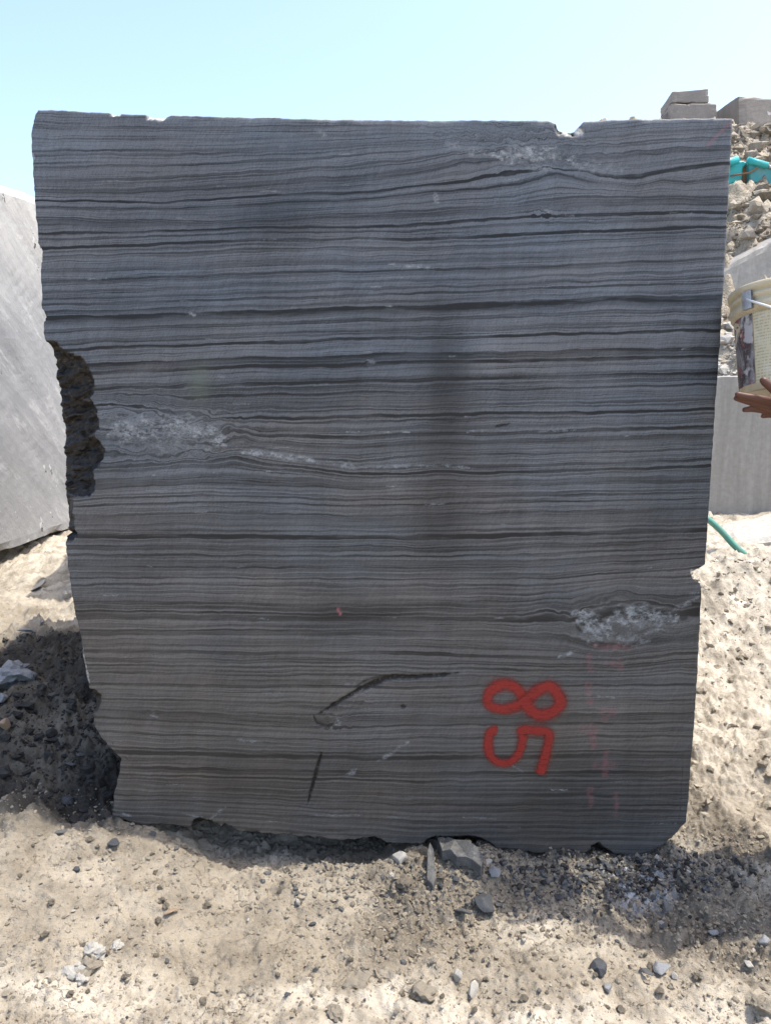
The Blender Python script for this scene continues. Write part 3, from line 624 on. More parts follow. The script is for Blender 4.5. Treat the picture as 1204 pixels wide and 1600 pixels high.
for k, (pts, hw) in enumerate(((D8, 6.9), (D5, 5.4))):
    c = catmull(pts); tn = np.gradient(c, axis=0); tn /= np.linalg.norm(tn, axis=1)[:, None] + 1e-9; nn = np.stack([-tn[:, 1], tn[:, 0]], -1)
    offs = np.array([-2.6, -1.6, -1.0, -.55, 0, .55, 1.0, 1.6, 2.6]); val = np.array([0, .17, .62, 1, 1, 1, .62, .17, 0])
    hwv = hw * (1 + .24 * fbm(np.arange(len(c)) / 14., np.zeros(len(c)), 2, 3))
    vs = []; va = []
    for i in range(len(c)):
        en = min(1, .25 + min(i, len(c) - 1 - i) / 5.) if k else 1
        for o_, w_ in zip(offs, val):
            x, z = face(*(c[i] + nn[i] * o_ * hwv[i])); vs.append((x, FY - .0012 - .000012 * i - .0015 * k, z)); va.append(w_ * en)
    me = mesh_np('painted_digit', np.array(vs), grid_quads(len(c), 9)); fattr(me, 'spray', va)
    link('painted_digit', me, M_PAINT, BLOCK)

# ------------------------------------------------------------------ other sawn blocks
def rough_block(name, corners, mat, label, seed, n=14, amp=.02, chip=.03, group=None, parent=None):
    """corners: bottom four then top four (same order); sides get noise, edges get worn"""
    bm = bmesh.new(); c = [Vector(q) for q in corners]; V = [bm.verts.new(q) for q in c]
    for f in ((3, 2, 1, 0), (4, 5, 6, 7), (0, 1, 5, 4), (1, 2, 6, 5), (2, 3, 7, 6), (3, 0, 4, 7)): bm.faces.new([V[i] for i in f])
    bmesh.ops.recalc_face_normals(bm, faces=bm.faces)
    bmesh.ops.subdivide_edges(bm, edges=bm.edges[:], cuts=n, use_grid_fill=True)
    cen_ = sum(c, Vector()) / 8; bm.normal_update()
    P_ = np.array([v_.co for v_ in bm.verts]); N_ = np.array([v_.normal for v_ in bm.verts])
    d1 = fbm(P_[:, 0] * 2 + P_[:, 2] * .7 + seed, P_[:, 1] * 2 + P_[:, 2] * 1.6, 4, seed); d2 = fbm(P_[:, 0] * 7 + seed, P_[:, 1] * 5 + P_[:, 2] * 7, 3, seed + 2)
    for i, v_ in enumerate(bm.verts):
        sharp = max((e.calc_face_angle(0) for e in v_.link_edges), default=0)
        k = amp * d1[i] + amp * .4 * d2[i]
        if sharp > .6: k -= chip * max(0, d2[i] + .15) * 2 + chip * .25
        v_.co += Vector(N_[i]) * k
    me = bm_mesh(name, bm); o = link(name, me, mat); tag(o, label, 'stone block', group); return o
def box_corners(x0, x1, y0, y1, z0, z1, rot=0, c=None):
    cx, cy = c or ((x0 + x1) / 2, (y0 + y1) / 2); pts = []
    for z in (z0, z1):
        for x, y in ((x0, y0), (x1, y0), (x1, y1), (x0, y1)):
            dx, dy = x - cx, y - cy; pts.append((cx + dx * math.cos(rot) - dy * math.sin(rot), cy + dx * math.sin(rot) + dy * math.cos(rot), z))
    return pts
# left pale block: its sunlit side runs away from the camera
lb = [(-4.6, 4.1, .46), (-2.50, 4.1, .525), (-2.52, 6.9, .36), (-4.6, 6.9, .36), (-4.6, 4.1, 2.72), (-2.50, 4.1, 2.78), (-2.52, 6.9, 2.95), (-4.6, 6.9, 2.95)]
rough_block('stone_block', lb, M_LEFT, 'pale grey marble block in full sun at the left edge', 3, 40, .018, .035)
# the grey block right of and behind the big one
p0, p1 = at(1090, 800, 6.5), at(1330, 815, 6.4); zt = at(1112, 588, 6.5).z
rough_block('stone_block', [(p0.x - .5, 6.55, .2), (p1.x, 6.4, .2), (p1.x, 7.9, .2), (p0.x - .5, 7.9, .2), (p0.x - .5, 6.55, zt - .02), (p1.x, 6.4, zt + .03), (p1.x, 7.9, zt), (p0.x - .5, 7.9, zt)], M_GREY,
            'smooth grey block standing behind the outstretched hand', 5, 16, .006, .02)
# slab higher up, its top edge rising to the right
a, b, c_, d_ = at(1100, 505, 10.2), at(1330, 490, 10.0), at(1330, 312, 10.3), at(1100, 432, 10.4)
rough_block('stone_block', [a - Vector((0, 0, .5)), b - Vector((0, 0, .5)), b + Vector((0, 1.3, -.5)), a + Vector((0, 1.3, -.5)), d_, c_, c_ + Vector((0, 1.2, .1)), d_ + Vector((0, 1.2, .1))], M_GREY,
            'grey slanting block on the slope just above the bucket', 6, 16, .012, .03)
# low slab with sunlit top beside the hose
a = at(1150, 868, 5.35); b = at(1270, 868, 5.25)
rough_block('stone_block', [(a.x, 5.35, a.z - .1), (b.x, 5.2, b.z - .1), (b.x + .1, 5.95, b.z - .1), (a.x + .12, 5.95, a.z - .1), (a.x - .02, 5.35, at(1150, 850, 5.35).z), (b.x, 5.2, at(1204, 836, 5.2).z + .02), (b.x + .1, 5.95, at(1204, 836, 5.2).z + .04), (a.x + .12, 5.95, at(1150, 850, 5.35).z + .03)],
            M_PALE, 'low pale slab on the ground beside the green hose', 8, 10, .006, .02)
# blocks on the skyline
def sky_block(pxa, pxb, pyb, pyt_a, pyt_b, Y, dpt, label, seed, turn=0.0, group=None):
    a, b = at(pxa, pyb, Y), at(pxb, pyb, Y + turn); ta, tb = at(pxa + 1, pyt_a, Y), at(pxb, pyt_b, Y + turn); dv = Vector((.15, dpt, 0))
    return rough_block('stone_block', [a, b, b + dv, a + dv, ta, tb, tb + dv, ta + dv], M_BEIGE, label, seed, 10, .014, .03, group)
sky_block(1046, 1119, 192, 161, 161, 21.6, 1.5, 'wide beige block on the skyline carrying a smaller block', 11)
sky_block(1048, 1107, 160.5, 143, 137, 21.7, 1.3, 'upper beige block of the pair stacked on the skyline', 12)
a_, b_, c2 = at(1130, 192, 22.3), at(1153, 196, 21.2), at(1290, 200, 21.8)
ta_, tb_, tc_ = at(1130, 163, 22.3), at(1153, 150, 21.2), at(1290, 156, 21.8); dv = Vector((.3, 1.8, 0))
rough_block('stone_block', [b_, c2, c2 + dv, a_ + Vector((0, .9, 0)), tb_, tc_, tc_ + dv, ta_ + Vector((0, .9, 0))], M_BEIGE, 'beige block at the right end of the skyline with corner towards us', 13, 10, .014, .03)
sky_block(1030, 1047, 196, 184, 170, 21.9, .8, 'small sloping rock leaning at the foot of the stacked pair', 14)
# block hidden behind the big one, which throws the second shadow patch
rough_block('stone_block', box_corners(-1.62, -.2, 4.32, 5.05, .2, 1.62, .06), M_GREY, 'low block lying behind the big veined block', 15, 10, .03, .05)

# ------------------------------------------------------------------ loose stones
def hull_mesh(seed, k=13, squash=(1, .8, .6)):
    r = random.Random(seed); bm = bmesh.new()
    for _ in range(k):
        v_ = Vector((r.gauss(0, 1), r.gauss(0, 1), r.gauss(0, 1))).normalized() * r.uniform(.75, 1)
        bm.verts.new((v_.x * squash[0], v_.y * squash[1], v_.z * squash[2]))
    res = bmesh.ops.convex_hull(bm, input=bm.verts[:])
    bmesh.ops.delete(bm, geom=[g for g in res['geom_interior'] if isinstance(g, bmesh.types.BMVert)], context='VERTS')
    bmesh.ops.bevel(bm, geom=bm.edges[:], offset=.05, segments=1, affect='EDGES')
    return bm_mesh('stone', bm)
def clod_mesh(seed, sub=3, amp=.35, squash=(1, .85, .65)):
    bm = bmesh.new(); bmesh.ops.create_icosphere(bm, subdivisions=sub, radius=1)
    P_ = np.array([v_.co for v_ in bm.verts])
    d = fbm(P_[:, 0] * 1.5 + seed * 3.1 + P_[:, 2], P_[:, 1] * 1.5 + P_[:, 2] * .8, 4, seed, .6)
    for v_, k in zip(bm.verts, d): v_.co = Vector((v_.co.x * squash[0], v_.co.y * squash[1], v_.co.z * squash[2])) * (1 + amp * k * 1.6)
    return bm_mesh('clod', bm)
HULL = [hull_mesh(i, 10 + i % 6, (1, random.uniform(.6, .95), random.uniform(.4, .75))) for i in range(12)]
FLAT = [hull_mesh(40 + i, 11, (1, random.uniform(.5, .8), .22)) for i in range(4)]
CLOD = [clod_mesh(i, 3, .55) for i in range(6)]
def with_mat(me, mat):
    key = me.name + '|' + mat.name
    if key in bpy.data.meshes: return bpy.data.meshes[key]
    c = me.copy(); c.name = key; c.materials.clear(); c.materials.append(mat); return c
def stone(name, px, py, w, mat, label, cat='stone', src=None, h=None, rot=None, group=None, sink=.35, Y=None):
    p = onground(px, py) if Y is None else at(px, py, Y)
    dist = math.hypot(p.y, CAMZ - p.z); s = w * dist / FPX / 2
    k = 1.0 if h is None else h / w
    o = link(name, with_mat(src or random.choice(HULL), mat)); o.scale = (s, s, s * k * 1.4 if h else s)
    o.rotation_euler = rot if rot else (random.uniform(-.3, .3), random.uniform(-.3, .3), random.uniform(0, 6.28))
    o.location = p + Vector((0, 0, o.scale.z * sink)); tag(o, label, cat, group); return o
stone('stone', 757, 1422, 44, M_DARKSTONE, 'large angular dark stone, biggest chunk in the crumbly soil below the slab shard', src=HULL[1], h=40)
stone('stone', 724, 1436, 42, M_SLATE, 'flat grey stone half buried left of the largest dark chunk', src=FLAT[0])
stone('stone', 729, 1335, 17, M_GREYST, 'small blue grey stone standing behind the flat slab shard', src=HULL[2], h=18)
stone('stone', 736, 1344, 25, M_GREYST, 'blue grey stone lying on top of the flat slab shard', src=HULL[3], h=13)
stone('stone', 763, 1350, 18, M_PALE, 'pale stone at the right end of the flat slab shard', src=HULL[4])
stone('stone', 772, 1372, 24, M_GREYST, 'grey and rusty stone just below the right end of the slab shard', src=HULL[5])
stone('stone', 785, 1381, 20, M_SLATE, 'slate chip right of the rusty stone', src=FLAT[1])
stone('stone', 687, 1364, 16, M_SLATE, 'grey chip in the gap between the two slab shards', src=HULL[6])
stone('stone', 624, 1348, 30, M_PALE, 'white and black stone under the bottom edge of the big block', src=HULL[7], h=24)
stone('stone', 633, 1386, 24, M_BROWN, 'brown clod with a dark side left of the upright shard', 'clod', src=CLOD[0])
stone('stone', 688, 1390, 12, M_DARKSTONE, 'thin dark sliver right of the upright shard', src=HULL[8], h=18)
stone('stone', 712, 1380, 15, M_DARKSTONE, 'small dark chip under the flat slab shard', src=HULL[9])
stone('stone', 178, 1325, 27, M_DARKSTONE, 'rounded dark stone below the left bottom corner of the block', src=HULL[0], h=18)
stone('stone', 96, 1304, 24, M_SLATE, 'slate flake near the lower edge of the left shadow', src=FLAT[2])
stone('stone', 240, 1306, 18, M_SLATE, 'flat grey chip in front of the block near its left bottom corner', src=FLAT[3])
stone('stone', 277, 1328, 12, M_SLATE, 'little grey stone right of the flat grey chip', src=HULL[4])
stone('stone', 120, 1364, 13, M_DARKSTONE, 'little square dark stone in the pale dust at left', src=HULL[5], h=13)
stone('stone', 478, 1356, 12, M_DARKSTONE, 'small dark pebble in the smooth sand under the block', src=HULL[6])
stone('stone', 488, 1447, 13, M_DARKSTONE, 'small dark stone below the white pebble', src=HULL[2])
stone('stone', 466, 1415, 11, M_PALE, 'small white pebble standing in the middle foreground', src=HULL[7], h=17)
stone('stone', 551, 1374, 12, M_DARKSTONE, 'small blackish stone in the middle of the crumbly soil', src=HULL[8])
stone('stone', 268, 1430, 30, M_TAN, 'tan stone with a white corner and dark underside', src=FLAT[0], h=16)
stone('stone', 116, 1526, 26, M_PALE, 'rounded pale clod, lowest of the white cluster at left', 'clod', src=CLOD[1])
stone('stone', 139, 1516, 34, M_CLOD, 'broad pale clod in the middle of the white cluster', 'clod', src=CLOD[2])
stone('stone', 127, 1533, 26, M_PALE, 'jagged white clod at the front of the white cluster', 'clod', src=CLOD[3])
stone('stone', 147, 1495, 30, M_PALE, 'white clod at the back of the white cluster', 'clod', src=CLOD[4])
stone('stone', 183, 1484, 16, M_PALE, 'small white clod on its own right of the cluster', 'clod', src=CLOD[5])
stone('stone', 714, 1540, 18, M_PALE, 'narrow upright pale clod beside a dark crack', 'clod', src=HULL[9], h=34, rot=(.1, .1, .3))
stone('stone', 741, 1556, 28, M_PALE, 'tall white clod right of the narrow upright one', 'clod', src=HULL[10], h=36, rot=(.1, -.1, .9))
stone('stone', 660, 1555, 34, M_CLOD, 'broad pale clod lying left of the upright clods', 'clod', src=CLOD[0], sink=.05)
stone('stone', 560, 1540, 30, M_CLOD, 'broad pale clod at the middle of the bottom', 'clod', src=CLOD[1], sink=.05)
stone('stone', 525, 1588, 24, M_CLOD, 'cream clod at the very bottom left of the middle', 'clod', src=CLOD[3])
stone('stone', 934, 1520, 32, M_DARKSTONE, 'dark blocky stone in the right foreground', src=HULL[11], h=22)
stone('stone', 1033, 1522, 30, M_GREYST, 'shiny grey stone in the right foreground', src=HULL[1], h=24)
stone('stone', 1053, 1528, 17, M_PALE, 'white stone touching the shiny grey one', src=HULL[3])
stone('stone', 1005, 1530, 30, M_SLATE, 'grey flake left of the shiny grey stone', src=FLAT[1])
stone('stone', 948, 1549, 22, M_GREYST, 'grey stone below the dark blocky one', src=HULL[4])
stone('stone', 1030, 1556, 16, M_BROWN, 'brown stone below the shiny grey one', src=HULL[5])
stone('stone', 1113, 1466, 20, M_GREYST, 'pale grey stone at the lower edge of the right shadow', src=HULL[6], h=20)
stone('stone', 1125, 1462, 14, M_SLATE, 'grey stone leaning right of the pale one at the shadow edge', src=HULL[2], h=16)
stone('stone', 1194, 1478, 32, M_GREYST, 'large pale grey stone at the right edge of the picture', src=HULL[8], h=30)
stone('stone', 1167, 1521, 18, M_PALE, 'whitish stone below the large one at the right edge', src=HULL[9])
stone('stone', 1176, 1490, 16, M_PALE, 'thin white shard left of the large stone at the right edge', src=FLAT[2], rot=(.9, .2, .8))
stone('stone', 1192, 1583, 30, M_CLOD, 'cream clod in the lower right corner', 'clod', src=CLOD[2])
stone('stone', 1147, 1341, 12, M_SLATE, 'small stone beside the right shadow', src=HULL[7])
stone('stone', 1035, 1454, 16, M_SLATE, 'grey stone at the front of the dark debris', src=HULL[10])
stone('stone', 872, 1405, 20, M_DARKSTONE, 'dark stone at the front edge of the shadow under the block', src=HULL[0])
stone('stone', 24, 1066, 62, M_GREYST, 'big blue grey boulder in the shade at the left edge', 'boulder', src=CLOD[2], h=44, rot=(.1, -.1, .4))
stone('stone', 6, 1096, 30, M_GREYST, 'smaller boulder below the big one in the shade', 'boulder', src=HULL[3], h=22)
stone('stone', 6, 1142, 26, M_TAN, 'tan rock at the left edge in the shade', src=HULL[5], h=34, rot=(.2, .5, .6))
stone('stone', 58, 922, 46, M_PALE, 'tilted pale slab of rock in the sun left of the block', src=FLAT[3], h=36, rot=(.1, -.55, .3), sink=.2)
stone('stone', 46, 992, 40, M_GREYST, 'flat grey slab at the upper edge of the left shadow', src=FLAT[1])
stone('stone', 66, 975, 14, M_GREYST, 'small grey stone on the rim of the left shadow', src=HULL[6])
stone('stone', 107, 932, 18, M_PALE, 'pale clod against the left edge of the block', 'clod', src=CLOD[4])
stone('stone', 128, 1183, 22, M_SLATE, 'grey flake in the deep shade near the left corner of the block', src=FLAT[0])
stone('stone', 112, 1200, 20, M_SLATE, 'second grey flake in the deep shade, left of the first', src=FLAT[2])
stone('stone', 105, 1255, 26, M_DARKSTONE, 'glinting black stone at the front of the left shade', src=HULL[11])
stone('stone', 82, 1089, 16, M_SLATE, 'grey chip among dark debris in the middle of the left shade', src=HULL[0])
# the two slab shards
def shard(pts, th, mat, label, lift=.0, tilt=0.0, up=None):
    g = [onground(*q) for q in pts]; c = sum(g, Vector()) / len(g); me_ = bmesh.new(); lo = []; hi = []
    for i, q in enumerate(g):
        z = lift + (up[i] if up else 0)
        lo.append(me_.verts.new(q - c + Vector((0, 0, z - .02)))); hi.append(me_.verts.new(q - c + Vector((random.uniform(-.003, .003), random.uniform(-.003, .003), z + th))))
    n = len(g); me_.faces.new(hi); me_.faces.new(lo[::-1])
    for i in range(n): me_.faces.new((lo[i], lo[(i + 1) % n], hi[(i + 1) % n], hi[i]))
    bmesh.ops.recalc_face_normals(me_, faces=me_.faces); bmesh.ops.bevel(me_, geom=me_.edges[:], offset=.002, segments=1, affect='EDGES')
    o = link('stone_shard', bm_mesh('stone_shard', me_), mat); o.location = c; return tag(o, label, 'stone shard')
shard([(682,1331),(697,1329),(712,1334),(727,1335),(741,1344),(748,1352),(755,1364),(751,1378),(738,1371),(727,1361),(713,1360),(703,1354),(690,1352)], .018, M_SLATE, 'flat slab shard lying under the bottom edge of the big block', lift=.035)
shard([(667,1352),(671,1338),(677,1349),(682,1383),(677,1397),(667,1388)], .022, M_SLATE, 'upright narrow slab shard left of the flat one', lift=.0, up=[.03, .035, .03, .01, 0, .01])
# countable chips sharing one description
GRP = 'little stone chips strewn over the dirt'
for k in range(150):
    for _ in range(30):
        px, py = random.uniform(5, 1200), random.uniform(1290, 1598)
        if py > 1310 + 60 * (random.random() ** 2) and (px > 560 or random.random() < .45): break
    w = random.choice((6, 7, 8, 8, 9, 11, 13)) * .9
    mat, hue = random.choice(((M_DARKSTONE, 'dark'), (M_SLATE, 'grey'), (M_PALE, 'white'), (M_SOIL, 'earth coloured'), (M_SOIL, 'earth coloured'), (M_SOIL, 'earth coloured'), (M_SOIL, 'earth coloured'), (M_BROWN, 'brown')))
    stone('stone_chip', px, py, w, mat, 'little %s chip loose on the dusty foreground' % hue, 'stone chip', group='little %s chips strewn over the dirt' % hue, src=random.choice(HULL) if mat not in (M_SOIL, M_BROWN) else random.choice(CLOD))
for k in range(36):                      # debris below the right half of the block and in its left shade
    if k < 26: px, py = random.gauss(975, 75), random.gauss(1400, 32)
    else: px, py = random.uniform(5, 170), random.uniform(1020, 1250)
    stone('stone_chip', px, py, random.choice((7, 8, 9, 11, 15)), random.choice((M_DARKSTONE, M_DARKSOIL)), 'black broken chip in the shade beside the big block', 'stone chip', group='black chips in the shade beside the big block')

# crumbs nobody could count
def scatter(name, n, sampler, size, mats, squash=.7, seed=1):
    r = np.random.default_rng(seed); bm = bmesh.new(); bmesh.ops.create_icosphere(bm, subdivisions=1, radius=1)
    V0 = np.array([v_.co for v_ in bm.verts]); F0 = np.array([[v_.index for v_ in f.verts] for f in bm.faces]); bm.free()
    xs, ys = sampler(r, n); n = len(xs); zs = np.array([gh(a, b) for a, b in zip(xs, ys)]); s = size[0] * (size[1] / size[0]) ** (r.random(n) ** 2.2)
    ang = r.random(n) * 6.28; ca, sa = np.cos(ang), np.sin(ang)
    W = V0[None] * (1 + .58 * (r.random((n, len(V0), 1)) - .5) * 2) * s[:, None, None] * np.stack([np.ones(n), .6 + .4 * r.random(n), squash * (.7 + .5 * r.random(n))], -1)[:, None]
    X = W[..., 0] * ca[:, None] - W[..., 1] * sa[:, None] + xs[:, None]; Yv = W[..., 0] * sa[:, None] + W[..., 1] * ca[:, None] + ys[:, None]; Z = W[..., 2] + (zs + s * .18)[:, None]
    co_ = np.stack([X, Yv, Z], -1).reshape(-1, 3); F = (F0[None] + (np.arange(n) * len(V0))[:, None, None]).reshape(-1, 3)
    me = mesh_np(name, co_, tris=F, smooth=False)
    for m_ in mats: me.materials.append(m_)
    me.polygons.foreach_set('material_index', np.repeat(r.integers(0, len(mats), n), len(F0)).astype(np.int32))
    return tag(link(name, me), None, None, None, 'stuff')
def s_front(r, n):
    x = r.uniform(-1.35, 1.35, n * 3); y = 1.62 + (r.random(n * 3)) * 1.0
    c = ground_fields(x, y)[1]; k = r.random(n * 3) < .3 + .7 * c; return x[k][:n], y[k][:n]
tag(scatter('soil_crumbs', 15000, s_front, (.0018, .0095), (M_SOIL, M_SOIL, M_SOIL, M_SOIL, M_SOIL, M_BROWN), seed=1), 'small dry crumbs of soil over the foreground', 'soil crumbs')
def s_heap(r, n): return r.normal(.38, .36, n), r.normal(2.28, .10, n)
tag(scatter('gravel', 4200, s_heap, (.0018, .012), (M_BROWN, M_SOIL, M_BROWN, M_BROWN, M_SLATE), seed=2), 'coarse crumbly gravel heaped below the front edge of the block', 'gravel')
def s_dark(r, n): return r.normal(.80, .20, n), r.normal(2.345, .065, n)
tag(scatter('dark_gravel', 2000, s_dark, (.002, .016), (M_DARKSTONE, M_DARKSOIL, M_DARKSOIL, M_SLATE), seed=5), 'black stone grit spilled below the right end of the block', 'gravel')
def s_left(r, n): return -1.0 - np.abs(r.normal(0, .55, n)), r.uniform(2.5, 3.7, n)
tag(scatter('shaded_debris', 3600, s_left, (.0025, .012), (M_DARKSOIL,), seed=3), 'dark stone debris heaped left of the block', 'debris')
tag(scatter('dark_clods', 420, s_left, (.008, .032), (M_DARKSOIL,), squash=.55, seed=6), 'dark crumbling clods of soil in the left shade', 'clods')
def s_right(r, n): return r.uniform(1.0, 3.2, n), 2.5 + 2.3 * r.random(n) ** .7
tag(scatter('dry_clods', 2400, s_right, (.003, .024), (M_SOIL, M_SOIL, M_CLOD, M_BROWN), seed=4), 'dry cream clods on the bank right of the block', 'clods')

# rubble on the hill
def hill_rubble():
    r = np.random.default_rng(9); bm = bmesh.new(); bmesh.ops.create_icosphere(bm, subdivisions=1, radius=1)
    V0 = np.array([v_.co for v_ in bm.verts]); F0 = np.array([[v_.index for v_ in f.verts] for f in bm.faces]); bm.free(); n = 6500
    y = np.concatenate([r.uniform(7.2, 10, n // 3), r.uniform(10.5, 14.8, n // 3), r.uniform(16.8, 20.6, n - 2 * (n // 3))]); x = y * r.uniform(.40, .54, n)
    z = hill_h(x, y); s = .022 * (.17 / .022) ** (r.random(n) ** 3.0); s *= np.clip(y / 16, .5, 1)
    W = V0[None] * (1 + .5 * (r.random((n, len(V0), 1)) - .5) * 2) * s[:, None, None] * np.stack([.7 + .6 * r.random(n), .7 + .4 * r.random(n), .5 + .5 * r.random(n)], -1)[:, None]
    co_ = (W + np.stack([x, y, z + s * .15], -1)[:, None]).reshape(-1, 3); F = (F0[None] + (np.arange(n) * len(V0))[:, None, None]).reshape(-1, 3)
    me = mesh_np('rubble', co_, tris=F, smooth=False)
    for m_ in (M_RUBBLE, M_RUBBLE2, M_BROWN): me.materials.append(m_)
    ki = np.where(y < 10.2, np.where(r.random(n) < .8, 3, 0), r.choice([0, 0, 1, 2, 2], n)); me.materials.append(M_PALE)
    me.polygons.foreach_set('material_index', np.repeat(ki, len(F0)).astype(np.int32))
    tag(link('rubble', me), 'broken pale rubble spilling down the quarry slope', 'rubble', None, 'stuff')
hill_rubble()

# ------------------------------------------------------------------ tubes, hose
def tube(name, pts, rad, mat, parent=None, seg=10, smooth=True):
    n = len(pts); rad = [rad] * n if not hasattr(rad, '__len__') else rad; vs = []; P_ = [Vector(p) for p in pts]
    for i, p in enumerate(P_):
        t_ = (P_[min(i + 1, n - 1)] - P_[max(i - 1, 0)]).normalized(); a_ = t_.orthogonal().normalized() if i == 0 else (a_ - t_ * a_.dot(t_)).normalized(); b_ = t_.cross(a_)
        for k in range(seg):
            w = 2 * math.pi * k / seg; vs.append(p + (a_ * math.cos(w) + b_ * math.sin(w)) * rad[i])
    q = [(i * seg + k, i * seg + (k + 1) % seg, (i + 1) * seg + (k + 1) % seg, (i + 1) * seg + k) for i in range(n - 1) for k in range(seg)]
    me = bpy.data.meshes.new(name); me.from_pydata([tuple(v_) for v_ in vs], [], q + [tuple(range(seg))[::-1], tuple(range((n - 1) * seg, n * seg))])
    for p in me.polygons: p.use_smooth = smooth
    return link(name, me, mat, parent)
M_HOSE = mat_flat('green_hose_rubber', (.085, .26, .205), .5, 0, .45, 12, (.3, .27, .22))
hp = [(1075,806),(1098,808),(1112,817),(1128,832),(1142,848),(1156,861),(1172,872),(1195,880)]
hpts = catmull([tuple(at(x, y, 5.15 - .02 * i)) for i, (x, y) in enumerate(hp)], 6)
tag(tube('hose', [tuple(p) for p in hpts], .021, M_HOSE), 'green water hose running over the bank behind the block', 'hose')

# ------------------------------------------------------------------ excavator on the slope
M_TEAL = mat_flat('teal_machine_paint', (.045, .42, .42), .45, 0, .3, 3, (.25, .22, .18), .002)
M_TEALD = mat_flat('teal_machine_paint_worn', (.06, .30, .31), .55, 0, .45, 4, (.3, .27, .22), .002)
M_STEEL = mat_flat('steel_rod', (.55, .5, .48), .3, .8, .3); M_BLACK = mat_flat('black_rubber', (.03, .03, .03), .7, 0, .5, 4, (.2, .17, .13))
M_RUST = mat_flat('rusty_pin', (.25, .13, .07), .7, 0, .4); M_GLASS = mat_flat('dark_glass', (.03, .04, .045), .1, 0, .2)
def plate(name, poly, y0, th, mat, parent, bev=.02):
    bm = bmesh.new(); f_ = [bm.verts.new((x, y0, z)) for x, z in poly]; b_ = [bm.verts.new((x, y0 + th, z)) for x, z in poly]; n = len(poly)
    bm.faces.new(f_); bm.faces.new(b_[::-1])
    for i in range(n): bm.faces.new((f_[i], b_[i], b_[(i + 1) % n], f_[(i + 1) % n]))
    bmesh.ops.recalc_face_normals(bm, faces=bm.faces); bmesh.ops.bevel(bm, geom=bm.edges[:], offset=bev, segments=1, affect='EDGES')
    return link(name, bm_mesh(name, bm), mat, parent)
EX = empty('excavator', (0, 0, 0)); tag(EX, 'teal excavator whose boom and arm show beside the block on the slope', 'excavator')
def W2(px, py, Y=15.6): p = at(px, py, Y); return (p.x, p.z)
plate('boom', [(5.0, 4.35), (5.4, 4.3)] + [W2(1136, 289), W2(1158, 281), W2(1160, 262), W2(1168, 254), W2(1160, 251), W2(1138, 254)] + [(5.3, 5.1)], 15.6, .42, M_TEAL, EX)
plate('arm', [W2(1166, 256), W2(1172, 253), W2(1212, 268), W2(1250, 300), W2(1262, 320), W2(1240, 306), W2(1206, 291), W2(1168, 287)], 15.52, .38, M_TEALD, EX)
plate('pivot_pin', [W2(1158, 250), W2(1166, 247), W2(1170, 256), W2(1168, 286), W2(1158, 288)], 15.66, .3, M_RUST, EX)
def W3(px, py, Y=15.6): p = at(px, py, Y); return tuple(p)
cyl = tube('hydraulic_cylinder', [W3(1167, 250, 15.5), W3(1198, 259, 15.5)], .062, M_TEAL, EX); tube('piston_rod', [W3(1198, 259, 15.5), W3(1214, 265, 15.5)], .03, M_STEEL, cyl)
cyl2 = tube('hydraulic_cylinder', [W3(1120, 258, 15.5), W3(1152, 250, 15.5)], .075, M_TEAL, EX)
tube('hydraulic_hose', [W3(1140, 275, 15.55), W3(1156, 272, 15.5), W3(1170, 270, 15.48), W3(1182, 262, 15.48)], .018, M_RUST, EX)
for dy in (-.95, .95):
    tr = plate('track', [(2.3, 3.55), (2.6, 3.4), (5.0, 3.4), (5.3, 3.55), (5.3, 3.95), (5.0, 4.12), (2.6, 4.12), (2.3, 3.95)], 15.8 + dy - .25, .5, M_BLACK, EX, .05)
house = plate('machine_house', [(2.2, 4.2), (4.6, 4.2), (4.6, 4.5), (4.0, 5.3), (2.5, 5.3), (2.2, 5.0)], 15.0, 1.9, M_TEAL, EX, .06)
cabp = plate('cab', [(4.02, 4.25), (5.0, 4.25), (5.0, 5.1), (4.75, 5.75), (4.05, 5.75)], 16.1, .95, M_TEALD, EX, .05)
plate('cab_window', [(4.15, 4.9), (4.9, 4.9), (4.68, 5.6), (4.15, 5.6)], 16.085, .02, M_GLASS, cabp, .004)
plate('bucket_scoop', [W2(1240, 300), W2(1262, 318), W2(1268, 345), W2(1245, 352), W2(1225, 335)], 15.35, .7, M_TEALD, EX, .04)

# ------------------------------------------------------------------ plastic bucket held up at the right
M_PLAS = mat_flat('yellowed_plastic', (.55, .475, .33), .5, 0, .45, 16, (.25, .18, .1), .001)
M_WIRE = mat_flat('white_coated_wire', (.75, .75, .74), .4, 0, .1); M_LUG = mat_flat('zinc_lug', (.5, .5, .52), .4, .6, .5, 40)
BC = at(1221, 618, 2.32)                 # centre of its base
BU = empty('bucket', BC, (R(-14), R(1.5), 0)); tag(BU, 'dirty cream plastic bucket tilted above the hand at the right edge', 'bucket')
def lathe(name, prof, mat, parent, seg=56, a0=0, a1=2 * math.pi, smooth=True, close=True):
    full_ = abs(a1 - a0 - 2 * math.pi) < 1e-6; n = seg if full_ else seg + 1; vs = []; q = []
    for r_, z_ in prof:
        for k in range(n):
            w = a0 + (a1 - a0) * k / seg; vs.append((r_ * math.cos(w), r_ * math.sin(w), z_))
    for i in range(len(prof) - 1):
        for k in range(seg):
            k2 = (k + 1) % n; q.append((i * n + k, i * n + k2, (i + 1) * n + k2, (i + 1) * n + k))
    me = bpy.data.meshes.new(name); me.from_pydata(vs, [], q)
    for p in me.polygons: p.use_smooth = smooth
    o = link(name, me, mat, parent)
    return o
H = .315; rb, rt = .115, .134
def rad(z): return rb + (rt - rb) * z / H
